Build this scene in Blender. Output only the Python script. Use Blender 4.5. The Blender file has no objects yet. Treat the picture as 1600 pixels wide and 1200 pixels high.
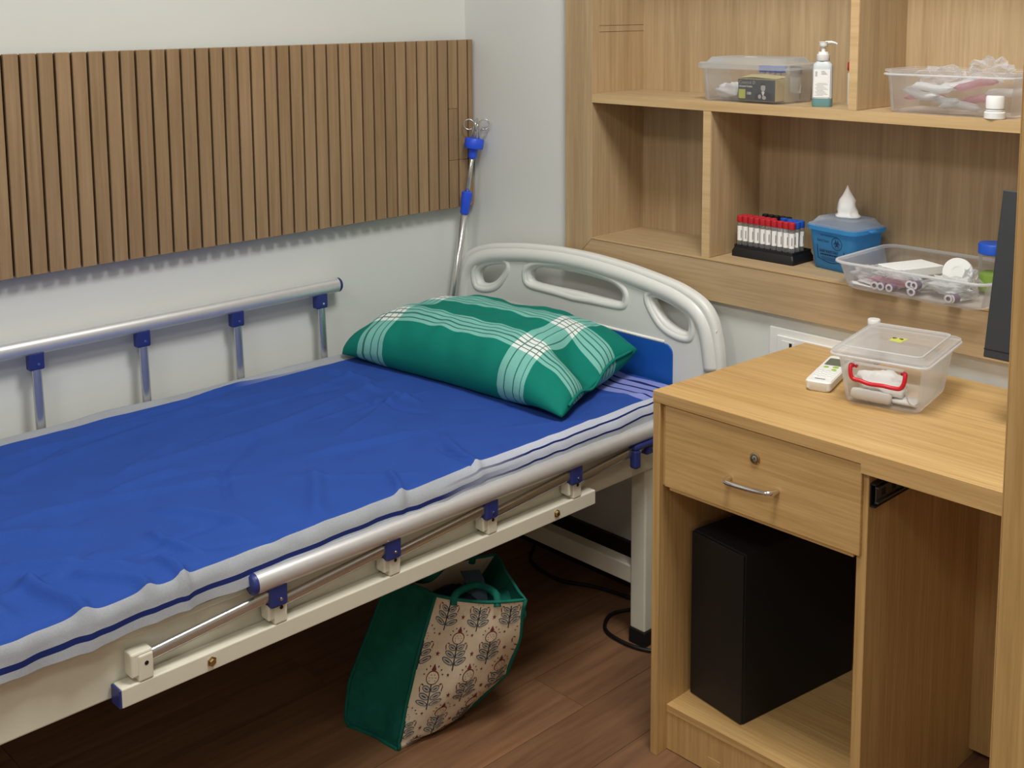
import bpy, bmesh, math, random
from mathutils import Vector, Matrix, noise
rnd = random.Random(7)
SC = bpy.context.scene
COL = SC.collection
PI = math.pi

# ------------------------------------------------------------------ camera
cam_d = bpy.data.cameras.new('camera')
cam = bpy.data.objects.new('camera', cam_d)
COL.objects.link(cam)
YAW, PIT, ROL = math.radians(46.216), math.radians(-7.351), math.radians(-0.370)
fw = Vector((-math.sin(YAW) * math.cos(PIT), math.cos(YAW) * math.cos(PIT), math.sin(PIT)))
rt = Vector((math.cos(YAW), math.sin(YAW), 0))
up = rt.cross(fw)
r2 = math.cos(ROL) * rt + math.sin(ROL) * up
u2 = -math.sin(ROL) * rt + math.cos(ROL) * up
M = Matrix((r2, u2, -fw)).transposed().to_4x4()
M.translation = (2.5345, -2.2472, 1.5029)
cam.matrix_world = M
cam_d.sensor_width = 36.0
cam_d.lens = 1852.2 / 1600 * 36
cam_d.shift_y = (248.8 - 600) / 1600
cam_d.clip_start = 0.05
SC.camera = cam

# ------------------------------------------------------------------ world, light, exposure
w = bpy.data.worlds.new('world')
SC.world = w
w.use_nodes = True
w.node_tree.nodes['Background'].inputs[0].default_value = (0.8, 0.85, 1, 1)
w.node_tree.nodes['Background'].inputs[1].default_value = 0.05
SC.view_settings.view_transform = 'Standard'
SC.view_settings.look = 'None'
SC.view_settings.gamma = 1.0
SC.view_settings.use_curve_mapping = False
SC.view_settings.exposure = 0.05
try:
    SC.cycles.transparent_max_bounces = 24
    SC.cycles.max_bounces = 8
    SC.cycles.use_denoising = True
except Exception:
    pass
# each ceiling panel: x, y, size, watts
LAMPS = [(1.62, -0.90, 0.60, 33.0), (1.25, -2.75, 0.60, 14.0), (2.60, -2.75, 0.60, 13.0)]
CEIL = 2.70
for i, (lx, ly, ls, lw) in enumerate(LAMPS):
    ld = bpy.data.lights.new('panel_light', 'AREA')
    ld.shape = 'SQUARE'
    ld.size = ls * 0.93
    ld.energy = lw
    ld.color = (0.99, 0.995, 0.975)
    lo = bpy.data.objects.new('panel_light', ld)
    COL.objects.link(lo)
    lo.location = (lx, ly, CEIL - 0.03)


# ------------------------------------------------------------------ materials
def srgb(r, g, b):
    f = lambda c: (c / 255 / 12.92) if c / 255 <= 0.04045 else ((c / 255 + 0.055) / 1.055) ** 2.4
    return (f(r), f(g), f(b), 1.0)


class NT:
    """small node helper"""
    def __init__(s, name):
        s.m = bpy.data.materials.new(name)
        s.m.use_nodes = True
        s.t = s.m.node_tree
        s.n = s.t.nodes
        s.b = s.n['Principled BSDF']
        s.out = s.n['Material Output']

    def new(s, typ, **kw):
        n = s.n.new(typ)
        for k, v in kw.items():
            setattr(n, k, v)
        return n

    def link(s, a, b):
        s.t.links.new(a, b)

    def math(s, op, a, b=None, clamp=False):
        n = s.new('ShaderNodeMath', operation=op, use_clamp=clamp)
        for i, v in enumerate((a, b)):
            if v is None:
                continue
            if isinstance(v, (int, float)):
                n.inputs[i].default_value = v
            else:
                s.link(v, n.inputs[i])
        return n.outputs[0]

    def mix(s, fac, a, b, blend='MIX'):
        n = s.new('ShaderNodeMix', data_type='RGBA', blend_type=blend)
        for sock, v in ((n.inputs[0], fac), (n.inputs[6], a), (n.inputs[7], b)):
            if isinstance(v, (int, float)):
                sock.default_value = v
            elif isinstance(v, tuple):
                sock.default_value = v
            else:
                s.link(v, sock)
        return n.outputs[2]

    def coords(s, kind='Object', scale=(1, 1, 1), rot=(0, 0, 0)):
        tc = s.new('ShaderNodeTexCoord')
        mp = s.new('ShaderNodeMapping')
        mp.inputs['Scale'].default_value = scale
        mp.inputs['Rotation'].default_value = rot
        s.link(tc.outputs[kind], mp.inputs[0])
        return mp.outputs[0]

    def noise(s, vec, scale, detail=3, rough=0.55):
        n = s.new('ShaderNodeTexNoise')
        n.inputs['Scale'].default_value = scale
        n.inputs['Detail'].default_value = detail
        n.inputs['Roughness'].default_value = rough
        s.link(vec, n.inputs['Vector'])
        return n.outputs['Fac']

    def ramp(s, fac, stops, const=False):
        n = s.new('ShaderNodeValToRGB')
        cr = n.color_ramp
        cr.interpolation = 'CONSTANT' if const else 'LINEAR'
        while len(cr.elements) < len(stops):
            cr.elements.new(0.5)
        for e, (p, c) in zip(cr.elements, stops):
            e.position = p
            e.color = c if len(c) == 4 else (*c, 1)
        s.link(fac, n.inputs[0])
        return n.outputs[0]

    def bump(s, h, strength=0.3, dist=0.001):
        n = s.new('ShaderNodeBump')
        n.inputs['Strength'].default_value = strength
        n.inputs['Distance'].default_value = dist
        s.link(h, n.inputs['Height'])
        s.link(n.outputs[0], s.b.inputs['Normal'])


def plain(name, col, rough=0.5, metal=0.0, spec=0.5, var=0.0, vscale=30):
    t = NT(name)
    t.b.inputs['Roughness'].default_value = rough
    t.b.inputs['Metallic'].default_value = metal
    t.b.inputs['Specular IOR Level'].default_value = spec
    if var:
        f = t.noise(t.coords(), vscale, 4)
        d = tuple(c * (1 - var) for c in col[:3]) + (1,)
        l = tuple(min(1, c * (1 + var)) for c in col[:3]) + (1,)
        t.link(t.ramp(f, [(0.3, d), (0.7, l)]), t.b.inputs['Base Color'])
    else:
        t.b.inputs['Base Color'].default_value = col
    return t.m


def wood(name, dark, light, axis, fine=170, rough=0.45, stretch=0.035, contrast=(0.32, 0.68), spec=0.4, rnd_obj=0.0):
    t = NT(name)
    sc = [1, 1, 1]
    sc['xyz'.index(axis)] = stretch
    v = t.coords('Object', tuple(sc))
    if rnd_obj:
        oi = t.new('ShaderNodeObjectInfo')
        vm = t.new('ShaderNodeVectorMath', operation='ADD')
        cmb = t.new('ShaderNodeCombineXYZ')
        t.link(t.math('MULTIPLY', oi.outputs['Random'], 40.0), cmb.inputs[0])
        t.link(t.math('MULTIPLY', oi.outputs['Random'], 17.0), cmb.inputs[1])
        t.link(v, vm.inputs[0]); t.link(cmb.outputs[0], vm.inputs[1])
        v = vm.outputs[0]
    a = t.noise(v, fine, 4, 0.6)
    b = t.noise(v, fine * 0.16, 3, 0.5)
    f = t.math('ADD', t.math('MULTIPLY', a, 0.55), t.math('MULTIPLY', b, 0.45))
    c = t.ramp(f, [(contrast[0], dark), (contrast[1], light)])
    if rnd_obj:
        g = t.math('ADD', t.math('MULTIPLY', oi.outputs['Random'], 2 * rnd_obj), 1 - rnd_obj)
        cg = t.new('ShaderNodeCombineColor')
        for i in range(3):
            t.link(g, cg.inputs[i])
        c = t.mix(1.0, c, cg.outputs[0], 'MULTIPLY')
    t.link(c, t.b.inputs['Base Color'])
    t.b.inputs['Roughness'].default_value = rough
    t.b.inputs['Specular IOR Level'].default_value = spec
    t.bump(a, 0.12, 0.0006)
    return t.m


def clear(name, col, density, rough=0.25, spec=0.5):
    """thin translucent plastic: part see-through, part milky"""
    t = NT(name)
    t.b.inputs['Base Color'].default_value = col
    t.b.inputs['Roughness'].default_value = rough
    t.b.inputs['Specular IOR Level'].default_value = spec
    tr = t.new('ShaderNodeBsdfTransparent')
    tr.inputs[0].default_value = tuple(0.9 + 0.1 * c if min(col[:3]) > 0.5 else 0.6 + 0.4 * c for c in col[:3]) + (1,)
    mx = t.new('ShaderNodeMixShader')
    fr = t.new('ShaderNodeFresnel')
    fr.inputs[0].default_value = 1.35
    t.link(t.math('ADD', t.math('MULTIPLY', fr.outputs[0], 0.6), density, True), mx.inputs[0])
    t.link(tr.outputs[0], mx.inputs[1])
    tl = t.new('ShaderNodeBsdfTranslucent')
    tl.inputs[0].default_value = col
    m2 = t.new('ShaderNodeMixShader')
    m2.inputs[0].default_value = 0.5
    t.link(t.b.outputs[0], m2.inputs[1])
    t.link(tl.outputs[0], m2.inputs[2])
    t.link(m2.outputs[0], mx.inputs[2])
    t.link(mx.outputs[0], t.out.inputs[0])
    return t.m


MT = {}
MT['wall'] = plain('wall_paint', srgb(220, 222, 217), 0.6, spec=0.3, var=0.012, vscale=3)
MT['wall_dim'] = plain('wall_paint_taupe', srgb(190, 186, 178), 0.7)
MT['ceiling'] = plain('ceiling_paint', srgb(235, 235, 232), 0.8)
MT['skirt'] = plain('skirting_dark', srgb(34, 30, 29), 0.5)
OD, OL = srgb(174, 136, 82), srgb(212, 175, 118)
MT['oak_x'] = wood('oak_laminate_x', OD, OL, 'x')
MT['oak_y'] = wood('oak_laminate_y', OD, OL, 'y')
MT['oak_z'] = wood('oak_laminate_z', OD, OL, 'z')
SD, SL = srgb(164, 138, 102), srgb(196, 170, 132)
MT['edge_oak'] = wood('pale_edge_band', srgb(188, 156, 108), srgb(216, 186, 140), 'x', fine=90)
MT['shelf_z'] = wood('shelf_laminate_z', SD, SL, 'z', fine=150)
MT['shelf_x'] = wood('shelf_laminate_x', SD, SL, 'x', fine=150)
MT['slat'] = wood('slat_laminate', srgb(134, 107, 76), srgb(168, 140, 105), 'z', fine=120, rough=0.5, rnd_obj=0.06)
MT['slat_back'] = plain('slat_backing_dark', srgb(40, 20, 15), 0.9, spec=0.1)
MT['floor'] = wood('floor_wood', srgb(96, 66, 46), srgb(152, 112, 80), 'y', fine=46, rough=0.42, stretch=0.07, contrast=(0.3, 0.72), rnd_obj=0.07)
MT['joint'] = plain('floor_joint', srgb(45, 28, 20), 0.8)
MT['cream'] = plain('cream_powder_coat', srgb(222, 218, 200), 0.35, var=0.02, vscale=12)
MT['white_abs'] = plain('white_moulded_plastic', srgb(222, 223, 218), 0.35)
MT['blue_abs'] = plain('blue_plastic', srgb(40, 52, 116), 0.4)
MT['blue_bright'] = plain('bright_blue_plastic', srgb(42, 86, 226), 0.4)
MT['blue_panel'] = plain('headboard_blue', srgb(28, 90, 178), 0.4)
MT['rubber'] = plain('black_rubber', srgb(16, 16, 17), 0.6)
MT['alu'] = plain('brushed_aluminium', srgb(226, 227, 228), 0.36, metal=0.6, var=0.03, vscale=40)
MT['steel'] = plain('polished_steel', srgb(208, 208, 206), 0.22, metal=0.85)
MT['chrome'] = plain('chrome', srgb(225, 224, 220), 0.08, metal=1.0)
MT['brass'] = plain('old_brass', srgb(190, 170, 130), 0.25, metal=1.0)
MT['black'] = plain('black_plastic', srgb(20, 21, 23), 0.5)
MT['black_matte'] = plain('black_matte', srgb(13, 14, 16), 0.65, var=0.1, vscale=200)
MT['charcoal'] = plain('monitor_charcoal', srgb(46, 49, 52), 0.5)
MT['rail_metal'] = plain('dark_slide_metal', srgb(96, 98, 98), 0.35, metal=0.7)
MT['screen'] = plain('monitor_screen', srgb(10, 11, 13), 0.2)
MT['white'] = plain('white_plastic', srgb(232, 232, 228), 0.35)
MT['paper'] = plain('white_paper', srgb(236, 236, 232), 0.7)
MT['label'] = plain('label_paper', srgb(238, 238, 235), 0.6)
MT['cotton'] = plain('white_cotton', srgb(240, 240, 238), 0.95, spec=0.1)
MT['red'] = plain('red_plastic', srgb(196, 22, 40), 0.35)
MT['redcap'] = plain('red_cap', srgb(190, 36, 50), 0.4)
MT['bluecap'] = plain('blue_cap', srgb(28, 84, 190), 0.4)
MT['purple'] = plain('purple_cap', srgb(122, 98, 128), 0.4)
MT['pink'] = plain('pink_plastic', srgb(205, 150, 165), 0.5)
MT['ink'] = plain('navy_ink', srgb(14, 32, 66), 0.6)
MT['grey_ink'] = plain('grey_print', srgb(120, 122, 122), 0.7)
MT['yellow'] = plain('yellow_print', srgb(204, 206, 96), 0.6)
MT['dark_print'] = plain('dark_grey_print', srgb(70, 72, 72), 0.6)
MT['kraft'] = plain('cream_carton', srgb(206, 190, 140), 0.7, var=0.03)
MT['skin_print'] = plain('face_print', srgb(190, 186, 180), 0.7)
MT['suit_print'] = plain('suit_print', srgb(48, 48, 54), 0.7)
MT['green_print'] = plain('lime_print', srgb(150, 190, 60), 0.6)
MT['lcd'] = plain('remote_display', srgb(92, 104, 92), 0.3)
MT['box_clear'] = clear('clear_box_plastic', srgb(242, 242, 242), 0.075)
MT['lid_clear'] = clear('clear_lid_plastic', srgb(242, 243, 244), 0.34)
MT['lid_milky'] = clear('milky_lid_plastic', srgb(232, 236, 238), 0.42)
MT['rim_clear'] = clear('clear_rim_plastic', srgb(244, 246, 248), 0.62)
MT['glass_tube'] = clear('clear_tube_plastic', srgb(225, 228, 226), 0.25, 0.15)
MT['tray_clear'] = clear('clear_tray_plastic', srgb(234, 236, 240), 0.09)
MT['film'] = clear('crumpled_film', srgb(240, 241, 243), 0.22, 0.2)
MT['film_white'] = clear('white_film', srgb(240, 242, 242), 0.78, 0.3)
MT['film_pink'] = clear('pink_film', srgb(228, 186, 198), 0.34, 0.3)
MT['sharps_blue'] = clear('blue_translucent_plastic', srgb(100, 190, 240), 0.66, 0.3)
MT['sanitizer'] = plain('bottle_grey', srgb(206, 212, 214), 0.3)
MT['gel'] = plain('teal_gel', srgb(106, 150, 152), 0.3)
MT['bag_green'] = plain('bag_green_cloth', srgb(20, 98, 84), 0.85, spec=0.2, var=0.12, vscale=60)
MT['bag_cream'] = plain('bag_cream_cloth', srgb(214, 198, 172), 0.9, spec=0.1, var=0.04, vscale=80)
MT['print_navy'] = plain('print_navy', srgb(40, 44, 62), 0.9)
MT['print_teal'] = plain('print_teal_grey', srgb(172, 168, 154), 0.9)
MT['print_red'] = plain('print_brown_red', srgb(112, 42, 34), 0.9)
MT['navy_cloth'] = plain('navy_cloth', srgb(22, 28, 58), 0.9, var=0.2, vscale=90)
MT['strap'] = plain('grey_blue_strap', srgb(70, 88, 108), 0.8)
MT['mattress'] = plain('green_mattress', srgb(26, 70, 62), 0.8)
MT['cable'] = plain('black_cable', srgb(12, 12, 13), 0.5)
MT['cable_w'] = plain('grey_cable', srgb(150, 150, 148), 0.5)
MT['lamp'] = NT('lamp_diffuser').m
_b = MT['lamp'].node_tree.nodes['Principled BSDF']
_b.inputs['Emission Color'].default_value = (1, 0.96, 0.9, 1)
_b.inputs['Emission Strength'].default_value = 3.0


# ------------------------------------------------------------------ mesh helpers
class MB:
    def __init__(s):
        s.v, s.f, s.mi = [], [], []
        s.uv = None

    def add(s, vs, fs, mi=0):
        o = len(s.v)
        s.v += [tuple(p) for p in vs]
        s.f += [tuple(o + i for i in f) for f in fs]
        s.mi += [mi] * len(fs)
        return s

    def box(s, x0, x1, y0, y1, z0, z1, mi=0, mat=None):
        vs = [Vector((x, y, z)) for z in (z0, z1) for y in (y0, y1) for x in (x0, x1)]
        if mat is not None:
            vs = [mat @ p for p in vs]
        return s.add(vs, [(0, 2, 3, 1), (4, 5, 7, 6), (0, 1, 5, 4), (2, 6, 7, 3), (0, 4, 6, 2), (1, 3, 7, 5)], mi)

    def loft(s, rings, cap0=True, cap1=True, closed=True, mi=0):
        n = len(rings[0])
        vs = [p for r in rings for p in r]
        fs = []
        for k in range(len(rings) - 1):
            for i in range(n if closed else n - 1):
                j = (i + 1) % n
                fs.append((k * n + i, k * n + j, (k + 1) * n + j, (k + 1) * n + i))
        if cap0:
            fs.append(tuple(reversed(range(n))))
        if cap1:
            fs.append(tuple((len(rings) - 1) * n + i for i in range(n)))
        return s.add(vs, fs, mi)

    def tube(s, pts, r, n=12, mi=0, caps=True, closed=False):
        pts = [Vector(p) for p in pts]
        rings = []
        N = len(pts)
        prev = None
        for i, p in enumerate(pts):
            if closed:
                d = pts[(i + 1) % N] - pts[i - 1]
            else:
                d = pts[min(i + 1, N - 1)] - pts[max(i - 1, 0)]
            d.normalize()
            if prev is None:
                a = Vector((0, 0, 1)) if abs(d.z) < 0.9 else Vector((1, 0, 0))
                a = d.cross(a).normalized()
            else:
                a = (prev - d * prev.dot(d)).normalized()
            prev = a
            b = d.cross(a)
            rr = r[i] if isinstance(r, (list, tuple)) else r
            rings.append([p + (a * math.cos(t) + b * math.sin(t)) * rr for t in [2 * PI * k / n for k in range(n)]])
        if closed:
            rings.append(rings[0])
            return s.loft(rings, False, False, True, mi)
        return s.loft(rings, caps, caps, True, mi)

    def lathe(s, prof, c=(0, 0, 0), n=20, mi=0, cap0=True, cap1=True):
        rings = [[Vector((c[0] + r * math.cos(2 * PI * k / n), c[1] + r * math.sin(2 * PI * k / n), c[2] + z)) for k in range(n)] for r, z in prof]
        return s.loft(rings, cap0, cap1, True, mi)

    def xf(s, m):
        s.v = [tuple(m @ Vector(p)) for p in s.v]
        return s


def rring(cx, cy, hx, hy, r, z, n=5):
    pts = []
    r = min(r, hx * 0.98, hy * 0.98)
    for k, (sx, sy) in enumerate(((1, 1), (-1, 1), (-1, -1), (1, -1))):
        for i in range(n + 1):
            a = k * PI / 2 + i / n * PI / 2
            pts.append(Vector((cx + sx * (hx - r) + r * math.cos(a), cy + sy * (hy - r) + r * math.sin(a), z)))
    return pts


def root_matrix(o):
    while o.parent is not None:
        o = o.parent
    return o['_m'] if False else ROOTM.get(o.name, Matrix())


ROOTM = {}


def tag(o, label, cat, group=None):
    o['label'] = label
    o['category'] = cat
    if group:
        o['group'] = group
    return o


def T(name, label, cat, loc=(0, 0, 0), rz=0.0, group=None):
    o = bpy.data.objects.new(name, None)
    o.empty_display_size = 0.05
    COL.objects.link(o)
    m = Matrix.Translation(loc) @ Matrix.Rotation(rz, 4, 'Z')
    o.matrix_world = m
    ROOTM[o.name] = m
    return tag(o, label, cat, group)


def build(name, mb, mats, parent=None, bevel=0.0, seg=2, smooth=False, local=False, loc=None, rz=0.0, recalc=True, auto=None, kind=None):
    """verts are in world space unless local; parent (a root, or a part of a root)"""
    me = bpy.data.meshes.new(name)
    vs = mb.v
    if parent is not None:
        if not local:
            inv = root_matrix(parent).inverted()
            vs = [inv @ Vector(p) for p in vs]
    elif loc is not None and not local:
        inv = (Matrix.Translation(loc) @ Matrix.Rotation(rz, 4, 'Z')).inverted()
        vs = [inv @ Vector(p) for p in vs]
    me.from_pydata([tuple(p) for p in vs], [], mb.f)
    if not isinstance(mats, (list, tuple)):
        mats = [mats]
    for m in mats:
        me.materials.append(MT[m])
    me.polygons.foreach_set('material_index', mb.mi)
    if mb.uv is not None:
        ul = me.uv_layers.new(name='UVMap')
        li = [l.vertex_index for l in me.loops]
        fl = []
        for i in li:
            fl += mb.uv[i]
        ul.data.foreach_set('uv', fl)
    bm = bmesh.new()
    bm.from_mesh(me)
    if recalc:
        bmesh.ops.recalc_face_normals(bm, faces=bm.faces)
    if bevel > 0:
        es = [e for e in bm.edges if len(e.link_faces) == 2 and e.calc_face_angle(0) > 0.6]
        bmesh.ops.bevel(bm, geom=es, offset=bevel, segments=seg, affect='EDGES', profile=0.5, clamp_overlap=True)
    bm.to_mesh(me)
    bm.free()
    if smooth or auto:
        me.polygons.foreach_set('use_smooth', [True] * len(me.polygons))
        if auto:
            try:
                me.set_sharp_from_angle(angle=math.radians(auto))
            except Exception:
                pass
    o = bpy.data.objects.new(name, me)
    COL.objects.link(o)
    if parent is not None:
        o.parent = parent
    elif loc is not None:
        m = Matrix.Translation(loc) @ Matrix.Rotation(rz, 4, 'Z')
        o.matrix_world = m
        ROOTM[o.name] = m
    if kind:
        o['kind'] = kind
    return o


def copy_tree(o, parent=None):
    c = o.copy()
    COL.objects.link(c)
    c.parent = parent
    for ch in list(o.children):
        copy_tree(ch, c)
    return c


def text_mesh(s, size, bold=0.0, align='LEFT'):
    """returns an MB with the flat lettering in the xy plane"""
    cu = bpy.data.curves.new('lettering', 'FONT')
    cu.body = s
    cu.size = size
    cu.align_x = align
    cu.offset = bold
    cu.resolution_u = 2
    ob = bpy.data.objects.new('lettering', cu)
    COL.objects.link(ob)
    dg = bpy.context.evaluated_depsgraph_get()
    me = bpy.data.meshes.new_from_object(ob.evaluated_get(dg))
    mb = MB()
    mb.add([v.co.copy() for v in me.vertices], [tuple(p.vertices) for p in me.polygons])
    bpy.data.objects.remove(ob)
    bpy.data.curves.remove(cu)
    bpy.data.meshes.remove(me)
    return mb


FRONT = Matrix(((1, 0, 0, 0), (0, 0, -1, 0), (0, 1, 0, 0), (0, 0, 0, 1)))   # xy drawing -> faces -y


def shape2d(outer, holes, depth, bevel):
    """filled 2D outline with holes, extruded: drawing plane xy -> world xz, facing -y"""
    cu = bpy.data.curves.new('outline', 'CURVE')
    cu.dimensions = '2D'
    cu.fill_mode = 'BOTH'
    cu.extrude = depth / 2 - bevel
    cu.bevel_depth = bevel
    cu.bevel_resolution = 3
    for pts in [outer] + holes:
        sp = cu.splines.new('POLY')
        sp.points.add(len(pts) - 1)
        for p, q in zip(sp.points, pts):
            p.co = (q[0], q[1], 0, 1)
        sp.use_cyclic_u = True
    ob = bpy.data.objects.new('outline', cu)
    COL.objects.link(ob)
    dg = bpy.context.evaluated_depsgraph_get()
    me = bpy.data.meshes.new_from_object(ob.evaluated_get(dg))
    mb = MB()
    mb.add([FRONT @ v.co for v in me.vertices], [tuple(p.vertices) for p in me.polygons])
    bpy.data.objects.remove(ob)
    bpy.data.curves.remove(cu)
    bpy.data.meshes.remove(me)
    return mb


def smooth_loop(pts, n=6, closed=True):
    """Catmull-Rom through pts"""
    out = []
    N = len(pts)
    rng = range(N) if closed else range(N - 1)
    for i in rng:
        g = (lambda k: pts[k % N]) if closed else (lambda k: pts[max(0, min(N - 1, k))])
        p0, p1, p2, p3 = (Vector(g(i + d)) for d in (-1, 0, 1, 2))
        for k in range(n):
            t = k / n
            out.append(0.5 * ((2 * p1) + (p2 - p0) * t + (2 * p0 - 5 * p1 + 4 * p2 - p3) * t * t + (3 * p1 - p0 - 3 * p2 + p3) * t ** 3))
    if not closed:
        out.append(Vector(pts[-1]))
    return out


def disc(cx, cy, rx, ry, n=14, rot=0.0):
    return [(cx + rx * math.cos(t) * math.cos(rot) - ry * math.sin(t) * math.sin(rot),
             cy + rx * math.cos(t) * math.sin(rot) + ry * math.sin(t) * math.cos(rot)) for t in [2 * PI * k / n for k in range(n)]]


# ================================================================== THE ROOM
X1, Y0 = 3.40, -3.70


def struct(name, mb, mat, **kw):
    o = build(name, mb, mat, **kw)
    o['kind'] = 'structure'
    return o


floor = struct('floor', MB().box(0, X1, Y0, 0, -0.05, -0.004), 'joint')
PW = 0.152
plank_len = 1.22
mb0 = MB().box(0.0006, PW - 0.0006, 0.0006, plank_len - 0.0006, -0.012, 0.0)
plank_me = None
for i in range(int(X1 / PW) + 1):
    y = Y0 - rnd.random() * plank_len
    while y < 0:
        a, b = max(y, Y0), min(y + plank_len, 0.0)
        x0, x1 = i * PW, min((i + 1) * PW, X1)
        if b - a > 0.02 and x1 - x0 > 0.02:
            if b - a > plank_len - 1e-6 and x1 - x0 > PW - 1e-6 and plank_me is not None:
                o = bpy.data.objects.new('plank', plank_me)
                COL.objects.link(o)
            else:
                m = MB().box(0.0005, x1 - x0 - 0.0005, 0.0005, b - a - 0.0005, -0.012, 0.0)
                o = build('plank', m, 'floor')
                if b - a > plank_len - 1e-6 and x1 - x0 > PW - 1e-6:
                    plank_me = o.data
            o.parent = floor
            o.location = (x0, a, 0)
        y += plank_len

struct('ceiling', MB().box(0, X1, Y0, 0, CEIL, CEIL + 0.06), 'ceiling')
struct('wall_left', MB().box(-0.1, 0, Y0 - 0.1, 0.30, 0, CEIL + 0.06), 'wall')
struct('wall_right', MB().box(X1, X1 + 0.1, Y0 - 0.1, 0.30, 0, CEIL + 0.06), 'wall_dim')
struct('wall_back', MB().box(0, X1, Y0 - 0.1, Y0, 0, CEIL + 0.06), 'wall_dim')
# head wall with the niche for the shelves
NX0, NX1, NZ0, NZ1 = 0.46, 2.30, 0.86, 2.28
wm = MB().box(0, NX0, 0, 0.30, 0, CEIL + 0.06).box(NX1, X1, 0, 0.30, 0, CEIL + 0.06)
wm.box(NX0, NX1, 0, 0.30, 0, NZ0).box(NX0, NX1, 0, 0.30, NZ1, CEIL + 0.06).box(NX0, NX1, 0.22, 0.30, NZ0, NZ1)
struct('wall_head', wm, 'wall')
struct('baseboard_head', MB().box(0, 1.09, -0.012, 0, 0, 0.122), 'skirt')
struct('baseboard_left', MB().box(0, 0.012, Y0, -0.012, 0, 0.122), 'skirt')

for i, (lx, ly, ls, lw) in enumerate(LAMPS):
    t = T('ceiling_light', ['square white LED panel light on the ceiling above the bed', 'square white LED panel light on the ceiling near the back wall', 'square white LED panel light on the ceiling above the camera'][i], 'light', (lx, ly, CEIL - 0.02), 0, 'ceiling panel lights')
    h = ls / 2
    f = MB().box(lx - h, lx + h, ly - h, ly - h + 0.015, CEIL - 0.02, CEIL).box(lx - h, lx + h, ly + h - 0.015, ly + h, CEIL - 0.02, CEIL)
    f.box(lx - h, lx - h + 0.015, ly - h + 0.015, ly + h - 0.015, CEIL - 0.02, CEIL).box(lx + h - 0.015, lx + h, ly - h + 0.015, ly + h - 0.015, CEIL - 0.02, CEIL)
    build('frame', f, 'white', t)
    build('diffuser', MB().box(lx - h + 0.015, lx + h - 0.015, ly - h + 0.015, ly + h - 0.015, CEIL - 0.012, CEIL - 0.002), 'lamp', t)

# ------------------------------------------------------------------ slatted panel on the left wall
PXF, ZT, ZB, PIT_S, YG = 0.040, 1.4115, 0.9399, 0.0367, -0.0264
panel = T('slat_wall_panel', 'brown wooden slat panel on the white wall above the bed', 'wall panel', (0.02, -1.0, ZB))
NS = 50
build('backing_board', MB().box(0.012, PXF - 0.0128, YG - NS * PIT_S, -0.008, ZB + 0.003, ZT - 0.003), 'slat_back', panel)
GW = 0.0056
cuts = {0: [1.075], 1: [1.075], 2: [1.075, 1.22]}
for i in range(-1, NS):
    y1 = YG - i * PIT_S - GW / 2
    y0 = YG - (i + 1) * PIT_S + GW / 2
    if i == -1:
        y1 = -0.008
    zs = [ZB] + cuts.get(i + 1, []) + [ZT]
    for k in range(len(zs) - 1):
        ym = (y0 + y1) / 2
        m = MB().box(-0.013, 0.0, y0 - ym, y1 - ym, (zs[k] + (0.0004 if k else 0)) - zs[k], zs[k + 1] - zs[k] - 0.0002)
        o = build('slat', m, 'slat', bevel=0.0012, seg=1)
        o.parent = panel
        o.location = (PXF - 0.02, ym + 1.0, zs[k] - ZB)

# ------------------------------------------------------------------ shelf unit let into the head wall
shelf = T('wall_shelf', 'oak-look open shelf unit with wide frame set into the wall', 'shelf', (1.35, 0.0, 0.8105))
FX0, FXI, FX1, YF, YL = 0.4110, 0.506, 2.36, -0.02, 0.003
FZ0, FZI, FZT, FZTI = 0.8105, 0.9075, 2.32, 2.22
XR = FX1 - 0.095


def prism(pts_xz, y0, y1):
    n = len(pts_xz)
    vs = [(x, y0, z) for x, z in pts_xz] + [(x, y1, z) for x, z in pts_xz]
    fs = [tuple(range(n)), tuple(reversed(range(n, 2 * n)))] + [(i, (i + 1) % n, n + (i + 1) % n, n + i) for i in range(n)]
    return MB().add(vs, fs)


g = 0.0004
build('frame_stile', prism([(FX0, FZ0 + g), (FXI, FZI + g), (FXI, FZTI - g), (FX0, FZT - g)], YF, YL), 'shelf_z', shelf, bevel=0.0008, seg=1)
build('frame_stile', prism([(FX1, FZ0 + g), (FX1, FZT - g), (XR, FZTI - g), (XR, FZI + g)], YF, YL), 'shelf_z', shelf, bevel=0.0008, seg=1)
build('frame_rail', prism([(FX0 + g, FZ0), (FX1 - g, FZ0), (XR - g, FZI), (FXI + g, FZI)], YF, YL), 'shelf_x', shelf, bevel=0.0008, seg=1)
build('frame_rail', prism([(FX0 + g, FZT), (FXI + g, FZTI), (XR - g, FZTI), (FX1 - g, FZT)], YF, YL), 'shelf_x', shelf, bevel=0.0008, seg=1)
YBK = 0.182
build('side_panel', MB().box(FXI - 0.018, FXI, YL, YBK, FZI - 0.018, FZTI), 'shelf_z', shelf)
build('side_panel', MB().box(XR, XR + 0.018, YL, YBK, FZI - 0.018, FZTI), 'shelf_z', shelf)
build('back_panel', MB().box(FXI - 0.018, XR + 0.018, YBK, YBK + 0.012, FZI - 0.018, FZTI), 'shelf_z', shelf)
ZL = 0.912
ZU = 1.282
build('shelf_board', MB().box(FXI, XR, YF - 0.001, YBK, FZI + 0.0003, ZL), 'shelf_x', shelf, bevel=0.0006, seg=1)
build('shelf_board', MB().box(FXI, XR, YF + 0.001, YBK, ZU - 0.023, ZU), 'shelf_x', shelf, bevel=0.0012, seg=1)
build('shelf_board', MB().box(FXI, XR, YF + 0.001, YBK, 1.76, 1.783), 'shelf_x', shelf, bevel=0.0012, seg=1)
build('shelf_board', MB().box(FXI, XR, YL, YBK, FZTI, FZTI + 0.018), 'shelf_x', shelf)
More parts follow.
